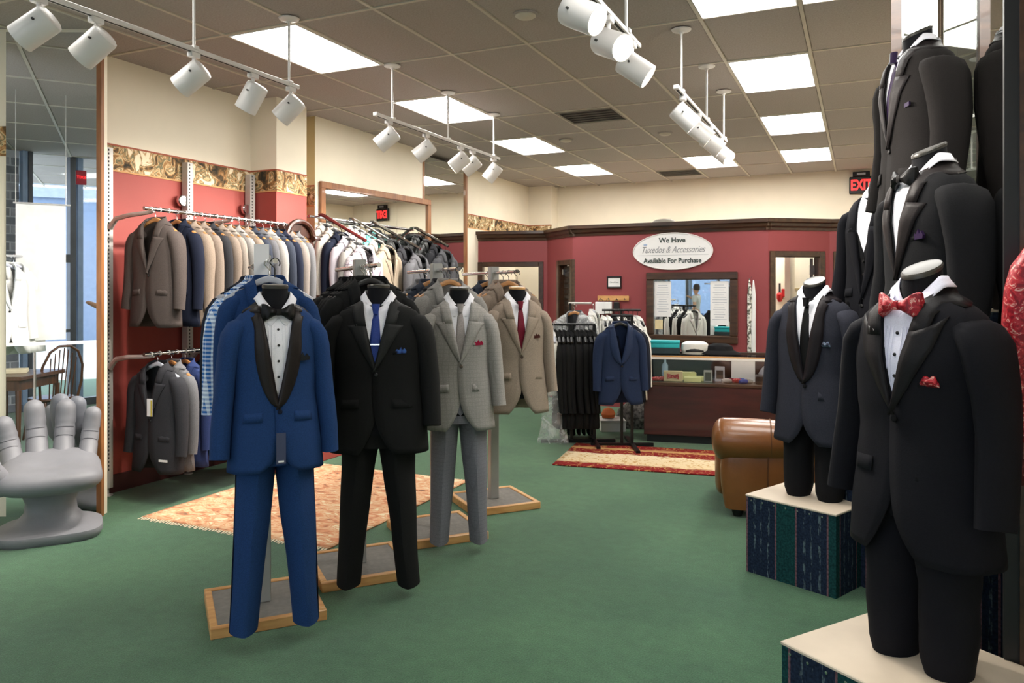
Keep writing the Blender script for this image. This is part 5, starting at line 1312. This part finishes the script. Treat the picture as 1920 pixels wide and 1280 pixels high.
def rug2mat():
    m, nt, b = nodemat('red_cream_floral_rug'); b.inputs['Roughness'].default_value = .95; b.inputs['Specular IOR Level'].default_value = .1
    tc = nt.nodes.new('ShaderNodeTexCoord'); sep = nt.nodes.new('ShaderNodeSeparateXYZ'); nt.links.new(tc.outputs['Object'], sep.inputs[0])
    nz = N(nt, 'ShaderNodeTexNoise', Scale=5, Detail=5, Distortion=1.5); nt.links.new(tc.outputs['Object'], nz.inputs['Vector'])
    a = N(nt, 'ShaderNodeMath', _operation='MULTIPLY_ADD'); nt.links.new(nz.outputs['Fac'], a.inputs[0]); a.inputs[1].default_value = .16; nt.links.new(sep.outputs['Y'], a.inputs[2])
    c1, c2, c3 = lin('#7d1f22'), lin('#d6bf98'), lin('#c7a06a')
    r = ramp(nt, [(0, c1), (.22, c1), (.27, c2), (.66, lin('#dccbaa')), (.70, c1), (.86, c1), (.9, c3), (1, c1)]); nt.links.new(a.outputs[0], r.inputs['Fac'])
    f = N(nt, 'ShaderNodeTexNoise', Scale=16, Detail=4, Distortion=2); nt.links.new(tc.outputs['Object'], f.inputs['Vector'])
    rf = ramp(nt, [(.56, (0, 0, 0, 1)), (.62, (1, 1, 1, 1))]); nt.links.new(f.outputs['Fac'], rf.inputs['Fac'])
    mx = nt.nodes.new('ShaderNodeMixRGB'); nt.links.new(rf.outputs[0], mx.inputs[0]); nt.links.new(r.outputs[0], mx.inputs[1]); mx.inputs[2].default_value = lin('#b78d55')
    nt.links.new(mx.outputs[0], b.inputs['Base Color']); return m
rug('red and cream floral rug in front of the sales counter', 0, 2.6, 0, 1.05, rug2mat(), math.radians(7.5), (-2.58, 6.60))

# ================================================================ leather armchair
M['tanleather'] = mat('tan_leather', '#7d4c24', .30, var=.16, scale=5, bump=.08, bscale=50, coat=.15)
AX, AY = rm(1.98, 5.42); ARZ = YAW+math.radians(-15)
t = thing('leather_armchair', 'low tan leather armchair seen from behind, rolled back, by the far fabric box', 'armchair', (AX, AY, 0), ARZ)
def arm(y):
    NJ = 20; X_, R_ = [], []
    for j in range(NJ+1):
        if j <= 6: a = PI/2*j/6; X_.append(-.56+.085*(1-math.cos(a))); R_.append(.16*max(.002, math.sin(a))**.8)
        elif j >= 15: a = PI/2*(20-j)/5; X_.append(.56-.06*(1-math.cos(a))); R_.append(.15*max(.002, math.sin(a))**.8)
        else: q = (j-6)/9; X_.append(-.475+.975*q); R_.append(.16-.01*q+.004*math.sin(q*9))
    def fn(i, j):
        a = 2*PI*i/24; return Vector((X_[j], y+R_[j]*math.cos(a), .54+R_[j]*.94*math.sin(a)))
    MB().grid(fn, 24, NJ, True).build('back_roll', M['tanleather'], t, ang=80)
    def pn(i, j):
        z = .06+.44*j/8; a = 2*PI*i/24; bul = .03*math.sin(PI*(1-j/8)**.8)
        ex = .32; c_, s_ = math.cos(a), math.sin(a)
        return Vector((.05-.02+(.50+bul)*math.copysign(abs(c_)**ex, c_)-(.0), y+(.105+bul*.5)*math.copysign(abs(s_)**ex, s_), z))
    MB().grid(pn, 24, 8, True, True, True).build('back_panel', M['tanleather'], t, ang=80)
    MB().tube([(-.18, y-.118, .10), (-.18, y-.125, .25), (-.18, y-.118, .46)], .006, 6).build('back_seam', mat('dark_piping', '#5c3517', .4), t)
    MB().tube([(-.16+.0, y+.158*math.cos(a), .545+.146*math.sin(a)) for a in [k*2*PI/20 for k in range(20)]], .0045, 6, closed=True, ref=(1, 0, 0)).build('back_piping', mat('dark_piping', '#5c3517', .4), t)
arm(0)
def softbox(nm, x0, x1, y0, y1, z0, z1, e=.45):
    cx, cy, cz = (x0+x1)/2, (y0+y1)/2, (z0+z1)/2
    def fn(i, j):
        a = 2*PI*i/24; b_ = -PI/2+PI*j/12; f = lambda v: math.copysign(abs(v)**e, v)
        return Vector((cx+(x1-x0)/2*f(math.cos(b_))*f(math.cos(a)), cy+(y1-y0)/2*f(math.cos(b_))*f(math.sin(a)), cz+(z1-z0)/2*f(math.sin(b_))))
    return MB().grid(fn, 24, 12, True).build(nm, M['tanleather'], t, ang=80)
softbox('seat_cushion', -.36, .36, .12, .78, .24, .42); softbox('armrest', -.54, -.34, .08, .80, .08, .49); softbox('armrest', .34, .54, .08, .80, .08, .49); softbox('front_rail', -.40, .40, .60, .82, .07, .28)
for (x, y) in ((-.38, -.02), (-.40, .72), (.45, -.02), (.42, .72)): MB().lathe([(.03, 0), (.04, .03), (.045, .08)], 12, (x, y, 0)).build('foot', M['blackplastic'], t)

# ================================================================ grey hand chair
M['stone'] = mat('grey_moulded_plastic', '#7b7b80', .55, var=.07, scale=5, bump=.05, bscale=90)
M['crease'] = mat('grey_crease', '#5c5c61', .6)
HX, HY = rm(-3.03, 5.07)
t = thing('hand_chair', 'grey moulded chair shaped like an open hand, by the column mirror', 'chair', (HX, HY, 0), YAW+math.radians(28))
def sq(a, rx, ry, e=.6): c_, s_ = math.cos(a), math.sin(a); return rx*math.copysign(abs(c_)**e, c_), ry*math.copysign(abs(s_)**e, s_)
prof = [(.0, .285, .245, -.01), (.03, .305, .265, -.01), (.06, .30, .26, -.01), (.075, .27, .23, 0), (.10, .20, .175, .01), (.15, .155, .135, .02), (.22, .145, .125, .02), (.28, .165, .14, .01), (.32, .21, .18, 0), (.345, .25, .21, 0)]
def ped(i, j):
    z, rx, ry, oy = prof[j]; e = .55 if j < 4 else .8; x, y = sq(2*PI*i/32, rx, ry, e); return Vector((x, y+oy, z))
MB().grid(ped, 32, len(prof)-1, True, True, True).build('pedestal', M['stone'], t, ang=50)
def palm(i, j):
    a = 2*PI*i/36; b_ = -PI/2+PI*j/18; e1, e2 = .72, .62
    f = lambda v, e: math.copysign(abs(v)**e, v)
    x = .30*f(math.cos(b_), e1)*f(math.cos(a), e2); y = .30*f(math.cos(b_), e1)*f(math.sin(a), e2); z = .095*f(math.sin(b_), .8)
    z += .09*max(0, y)/.3-.035*max(0, math.sin(b_))*math.exp(-((x/.16)**2+((y-.0)/.15)**2)); y *= 1.0; 
    x *= 1+.05*(-y/.3)
    return Vector((x, y-.02, .385+z))
MB().grid(palm, 36, 18, True).build('palm_seat', M['stone'], t, ang=80)
def finger(x0, y0, z0, x1, y1, z1, r, bend, nm='finger', joints=(.45, .68)):
    L = 16; pts = []; R = []
    for k in range(L+1):
        q = k/L; pts.append((x0+(x1-x0)*q, y0+(y1-y0)*q+bend*math.sin(PI*q), z0+(z1-z0)*q))
        rr = r*(1-.10*q)
        for jq in joints: rr *= 1-.06*math.exp(-((q-jq)/.03)**2)+.03*math.exp(-((q-jq-.06)/.05)**2)
        R.append(rr)
    tip = Vector(pts[-1]); dr = (tip-Vector(pts[-2])).normalized()
    for k in range(1, 5):
        a = k/4*PI/2; pts.append(tuple(tip+dr*(R[L]*math.sin(a)))); R.append(max(.001, R[L]*math.cos(a)))
    f = MB().tube(pts, R, 16, True, ref=(1, 0, 0)).build(nm, M['stone'], t, ang=80)
    for jq in joints:
        k = int(jq*L); p = Vector(pts[k])
        d2 = (Vector(pts[k+1])-Vector(pts[k-1])).normalized(); fr = Vector((0, -1, 0)); fr = (fr-d2*fr.dot(d2)).normalized(); sd = d2.cross(fr)
        MB().tube([tuple(p+(fr*math.cos(a)+sd*math.sin(a))*(R[k]+.0005)) for a in [-.95+1.9*q/8 for q in range(9)]], .0035, 5).build('finger_crease', M['crease'], f)
finger(-.215, .12, .40, -.285, .27, .70, .068, .06); finger(-.085, .17, .42, -.115, .33, .79, .07, .06); finger(.06, .17, .42, .075, .33, .785, .068, .06); finger(.20, .12, .41, .24, .28, .735, .06, .055)
finger(-.25, -.10, .36, -.375, -.19, .60, .075, -.03, 'thumb', (.5,))

# ================================================================ track lighting
TZ = 3.0
def track(label, x, y0, y1, rods):
    t = thing('light_track', label, 'light track', (x, y0, TZ), group='white ceiling light tracks')
    bx('track_rail', M['whitemetal'], -.018, .018, 0, y1-y0, -.012, .014, t, .003); bx('track_slot', M['slot'], -.007, .007, .01, y1-y0-.01, -.0135, -.0118, t)
    bx('end_cap', M['whitemetal'], -.02, .02, -.03, .0, -.014, .016, t, .004)
    for r in rods:
        MB().tube([(0, r-y0, .014), (0, r-y0, CEIL-TZ-.004)], .0085, 8).build('drop_rod', M['whitemetal'], t)
        MB().lathe([(.014, -.03), (.02, -.02), (.065, -.008), (.07, 0)], 18, (0, r-y0, CEIL-TZ-.003)).build('canopy', M['whitemetal'], t)
        bx('rod_clip', M['whitemetal'], -.024, .024, r-y0-.02, r-y0+.02, .0, .024, t, .003)
HEADP = [(0, 0), (.052, 0), (.066, .008), (.070, .02), (.070, .185), (.066, .187), (.064, .17), (.052, .10), (0, .095)]
head_me = MB().lathe(HEADP, 22).mesh('spot_body', ang=30)
face_me = MB().lathe([(.060, .150), (.03, .143), (0, .141)], 18).mesh('lamp_face')
def spot(label, x, y, az, tilt, on=1., group='white track spotlights'):
    """az: compass direction the lamp points to (0 = +Y, 90 = +X); tilt: degrees below the horizon"""
    t = thing('track_spotlight', label, 'spotlight', (x, y, TZ-.014), group=group)
    bx('track_adapter', M['whitemetal'], -.02, .02, -.035, .035, -.03, .0, t, .004)
    MB().tube([(0, 0, -.028), (0, 0, -.085)], .011, 8).build('stem', M['whitemetal'], t)
    a, e = math.radians(az), math.radians(tilt)
    D = Vector((math.sin(a)*math.cos(e), math.cos(a)*math.cos(e), -math.sin(e)))
    q = D.to_track_quat('Z', 'Y')
    c = Vector((0, 0, -.135))-D*.075
    h = put(head_me, 'lamp_body', M['whitemetal'], t); h.rotation_mode = 'QUATERNION'; h.rotation_quaternion = q; h.location = c
    f = put(face_me, 'lamp_face', M['bulb'], h)
    k = bpy.data.objects.new('clamp_screw', MB().tube([(-.082, 0, .06), (.082, 0, .06)], .006, 6).mesh('clamp_screw')); COL.objects.link(k); k.data.materials.append(M['slot']); k.parent = h
    ld = bpy.data.lights.new('lamp_beam', 'SPOT'); ld.energy = SPOT_W*on; ld.color = (1.0, .93, .84); ld.spot_size = math.radians(84); ld.spot_blend = .6; ld.shadow_soft_size = .05
    lo = bpy.data.objects.new('lamp_beam', ld); COL.objects.link(lo); lo.parent = h; lo.location = (0, 0, .165); lo.rotation_euler = (PI, 0, 0)
TL = -3.54
track('long white light track over the navy tuxedo, near left', TL, 1.6, 4.24, (1.9, 3.33, 4.15))
track('white light track above the grey suit, far left', TL+.03, 5.15, 7.42, (5.37, 6.31, 7.29))
track('short white light track over the near tuxedo forms', -1.165, 2.3, 4.33, (2.5, 4.08))
track('white light track at the right toward the exit sign', -1.16, 5.32, 7.42, (5.47, 6.45, 7.32))
for k, (y, az, ti) in enumerate(((2.40, -118, 36), (2.70, -112, 40), (3.33, -112, 38), (3.81, -100, 58), (4.17, -110, 44))):
    spot(f'white cylinder spotlight on the near left track, {ORD[k]} from the left', TL, y, az, ti)
for k, (y, az, ti) in enumerate(((5.32, -112, 38), (5.91, -112, 38), (6.56, -115, 40), (6.81, -108, 38), (7.29, -105, 50))):
    spot(f'white cylinder spotlight on the far left track, {ORD[k]} from the left', TL+.03, y, az, ti)
for k, (y, az, ti, on) in enumerate(((3.30, 100, 28, .7), (3.76, 118, 26, .7), (4.20, 80, 36, .7))):
    spot(f'white cylinder spotlight on the near right track, {ORD[k]} from the camera', -1.165, y, az, ti, on)
for k, (y, az, ti, on) in enumerate(((5.52, 70, 44, .5), (6.1, 72, 40, .5), (6.62, 75, 38, .5), (7.15, 110, 40, .5))):
    spot(f'white cylinder spotlight on the far right track, {ORD[k]} from the camera', -1.16, y, az, ti, on)

# ================================================================ things by the shop window, seen in the column mirror
def refl(u, d):
    """room position of a thing whose mirror image stands at picture column u, depth d"""
    x, y = rm((u-960)/1447*d, d); p = Vector((x, y)); k = (p-MA).dot(MN); return p-MN*2*k
def facing_mirror(u, d):
    p = refl(u, d); q = MA.lerp(MBp, .5); v = (q-p).normalized(); return math.atan2(v.x, -v.y)
M['darkoak'] = wood('dark_oak_chair', '#3a2416', '#5d3b25', .35, 6, 'Z', .3)
p = refl(96, 8.35); rz = facing_mirror(96, 8.35)+math.radians(150)
t = thing('windsor_chair', 'dark hoop backed windsor chair reflected in the column mirror', 'chair', (p.x, p.y, 0), rz)
MB().lathe([(0, .42), (.20, .42), (.225, .435), (.22, .455), (.12, .448), (0, .446)], 26, sx=1.0, sy=.95).build('seat', M['darkoak'], t)
hoop = [(-.20, .15, .45), (-.225, .18, .62), (-.215, .215, .80), (-.15, .24, .95), (-.06, .25, 1.01), (.06, .25, 1.01), (.15, .24, .95), (.215, .215, .80), (.225, .18, .62), (.20, .15, .45)]
MB().tube(hoop, .014, 8).build('back_hoop', M['darkoak'], t)
for k in range(7):
    x = -.13+k*.0433; zt = 1.0-.9*abs(x)**1.6*3; MB().tube([(x*.9, .165, .45), (x, .20, .70), (x*1.05, .245-.1*abs(x), zt-.01)], .007, 6).build('spindle', M['darkoak'], t)
for sx_, sy_ in ((-1, -1), (1, -1), (-1, 1), (1, 1)):
    MB().tube([(sx_*.13, sy_*.12, .43), (sx_*.16, sy_*.155, .22), (sx_*.19, sy_*.19, .0)], [.014, .02, .011], 8).build('leg', M['darkoak'], t)
for (a, b_) in (((-.16, -.155, .2), (-.16, .155, .2)), ((.16, -.155, .2), (.16, .155, .2)), ((-.16, 0, .2), (.16, 0, .2))): MB().tube([a, b_], .009, 6).build('stretcher', M['darkoak'], t)
p = refl(22, 7.9)
t = thing('writing_table', 'dark wooden table beside the windsor chair, seen in the column mirror', 'table', (p.x, p.y, 0), YAW)
bx('tabletop', M['darkoak'], -.33, .33, -.4, .4, .72, .76, t, .006); bx('apron', M['darkoak'], -.28, .28, -.35, .35, .62, .72, t)
for a in (-.27, .27):
    for b_ in (-.34, .34): MB().tube([(a, b_, .0), (a, b_, .62)], [.018, .028], 8).build('leg', M['darkoak'], t)
q = bx('paper_pad', mat('cream_pad', '#d8cba8', .8), -.14, .14, -.1, .1, .76, .80, None, .004, loc=(p.x, p.y, 0)); tag(q, 'cream paper pad on the dark writing table in the mirror', 'paper')
# hanging white banner, glass shelf and white shirts
p = refl(77, 7.2); pr = facing_mirror(77, 7.2)
t = thing('white_banner', 'large blank white banner hanging by the shop window, seen in the mirror', 'banner', (p.x, p.y, 0), pr)
bx('banner_sheet', mat('banner_cloth', '#d9d8d2', .8), -.20, .20, -.008, .008, 1.14, 2.40, t); MB().tube([(-.24, 0, 2.41), (.22, 0, 2.41)], .009, 8).build('banner_rod', M['steel'], t)
for x in (-.2, .2): MB().tube([(x, 0, 2.41), (x, 0, CEIL)], .004, 5).build('banner_cord', M['steel'], t)
p = refl(95, 7.0)
t = thing('glass_shelf', 'thin white edged shelf crossing in front of the window, seen in the mirror', 'shelf', (p.x, p.y, 0), pr)
bx('shelf_board', M['whitemetal'], -.50, .50, -.10, .10, 1.115, 1.135, t); 
for x in (-.42, .42): bx('shelf_leg', M['whitemetal'], x-.015, x+.015, -.02, .02, 0, 1.115, t)
p = refl(8, 6.9); L = (p.x, p.y)
for k in range(3):
    hung('front' if k == 0 else '1', f'white dress shirt hanging by the shop window, {ORD[k]} in the mirror', f'hanger of the white shirt by the window, {ORD[k]} in the mirror', L[0]+.06*k, L[1]-.10*k, 1.93, pr+math.radians(-35), F['whitecl'], group='white shirts by the window', name='shirt', cat='shirt', hm=M['hangergrey'])
t = thing('shirt_rail', 'chrome rail holding white shirts by the shop window', 'clothes rail', (L[0], L[1], 0))
MB().tube([(-.1, .17, 1.917), (.2, -.33, 1.917)], .011, 8).build('rail', M['chrome'], t); MB().tube([(.2, -.33, 0), (.2, -.33, 1.917)], .012, 8).build('post', M['chrome'], t); MB().tube([(-.1, .17, 0), (-.1, .17, 1.917)], .012, 8).build('post', M['chrome'], t)
# second exit sign by the door, small
p = refl(152, 9.9)
t = thing('exit_sign', 'small red exit sign above the shop door, seen in the mirror', 'exit sign', (p.x, p.y, 3.05), pr)
bx('sign_case', mat('red_sign_case', '#b02535', .4), -.06, .06, -.03, .03, -.09, .09, t, .006); text('EXIT', 'lettering', M['exit_red'], .05, (0, -.032, 0), R90, t)

# person standing by the shop door (only a sliver shows in the mirror)
p = refl(214, 10.0); prz = facing_mirror(214, 10.0)+math.radians(90)
body = thing('person', 'person in white shirt and blue jeans standing by the shop door, one elbow raised', 'person', (p.x, p.y, 0), prz)
def skin(name, V, E, R, m, lvl=1, root=0, parent=None):
    me = bpy.data.meshes.new(name); me.from_pydata(V, E, []); o = bpy.data.objects.new(name, me); COL.objects.link(o)
    if parent: o.parent = parent
    me.materials.append(m)
    md = o.modifiers.new('skin', 'SKIN'); md.use_smooth_shade = True
    sv = me.skin_vertices[0].data
    for k, r in enumerate(R): sv[k].radius = r if isinstance(r, tuple) else (r, r); sv[k].use_root = (k == root)
    s = o.modifiers.new('sub', 'SUBSURF'); s.levels = lvl; s.render_levels = lvl
    return o
M['skin'] = mat('skin', '#c79a7c', .5, var=.04); M['denim'] = fabric('blue_denim', '#3d5f96'); M['hair'] = mat('brown_hair', '#3b2a1d', .6)
V = [(0, 0, .95), (0, .01, 1.12), (0, .01, 1.28), (0, .015, 1.42), (0, .01, 1.50), (0, -.005, 1.56), (0, -.01, 1.66), (0, -.005, 1.74),
     (.17, .01, 1.43), (.36, -.06, 1.30), (.24, -.26, 1.42), (.18, -.34, 1.46), (-.17, .01, 1.43), (-.24, .03, 1.16), (-.25, -.06, .92), (-.25, -.09, .84),
     (.10, 0, .90), (.11, -.01, .50), (.11, .02, .10), (.12, -.12, .03), (-.10, 0, .90), (-.11, -.01, .50), (-.11, .02, .10), (-.12, -.12, .03)]
E = [(0, 1), (1, 2), (2, 3), (3, 4), (4, 5), (5, 6), (6, 7), (3, 8), (8, 9), (9, 10), (10, 11), (3, 12), (12, 13), (13, 14), (14, 15), (0, 16), (16, 17), (17, 18), (18, 19), (0, 20), (20, 21), (21, 22), (22, 23)]
R = [(.15, .10), (.13, .09), (.15, .10), (.13, .09), (.055, .055), (.06, .07), (.078, .095), (.05, .06), .065, .045, .034, (.04, .018), .065, .045, .034, (.02, .04), (.09, .085), .058, .042, (.045, .03), (.09, .085), .058, .042, (.045, .03)]
skin('body', V, E, R, M['skin'], 2, 0, body)
V = [(0, 0, 1.0), (0, .01, 1.12), (0, .01, 1.28), (0, .015, 1.42), (.17, .01, 1.43), (.29, -.035, 1.35), (-.17, .01, 1.43), (-.22, .025, 1.25)]
skin('shirt', V, [(0, 1), (1, 2), (2, 3), (3, 4), (4, 5), (3, 6), (6, 7)], [(.165, .115), (.148, .105), (.168, .118), (.14, .10), .078, .062, .078, .062], F['whitecl'], 1, 0, body)
V = [(0, 0, .95), (.10, 0, .88), (.11, -.01, .50), (.11, .02, .12), (-.10, 0, .88), (-.11, -.01, .50), (-.11, .02, .12)]
skin('jeans', V, [(0, 1), (1, 2), (2, 3), (0, 4), (4, 5), (5, 6)], [(.165, .115), (.10, .098), .07, .06, (.10, .098), .07, .06], M['denim'], 1, 0, body)
MB().lathe([(0, .12), (.06, .11), (.092, .06), (.098, 0), (.085, -.06), (.06, -.07)], 18, (0, .015, 1.68), sx=.88).build('hair', M['hair'], body)
for s in (-1, 1):
    MB().lathe([(0, .006), (.007, .004), (.009, 0)], 8).build('eye', M['blackplastic'], body, loc=(s*.03, -.095, 1.66)).rotation_euler = (PI/2, 0, 0)
MB().tube([(0, -.10, 1.66), (0, -.122, 1.625), (0, -.10, 1.62)], [.008, .014, .008], 8).build('nose', M['skin'], body)
bx('mouth', mat('lip', '#a5645a', .5), -.022, .022, -.104, -.09, 1.588, 1.596, body)
for hx, hz, hy, sgn in ((-.25, .80, -.10, 1),):
    for k in range(4): MB().tube([(hx, hy-.03+k*.02, hz), (hx+.004, hy-.034+k*.02, hz-.045-.01*(k in (1, 2))), (hx+.014, hy-.032+k*.02, hz-.08-.01*(k in (1, 2)))], [.0095, .0085, .007], 8).build('finger', M['skin'], body)
    MB().tube([(hx+.0, hy-.035, hz+.02), (hx+.02, hy-.06, hz-.01), (hx+.025, hy-.065, hz-.035)], [.011, .0095, .008], 8).build('thumb', M['skin'], body)
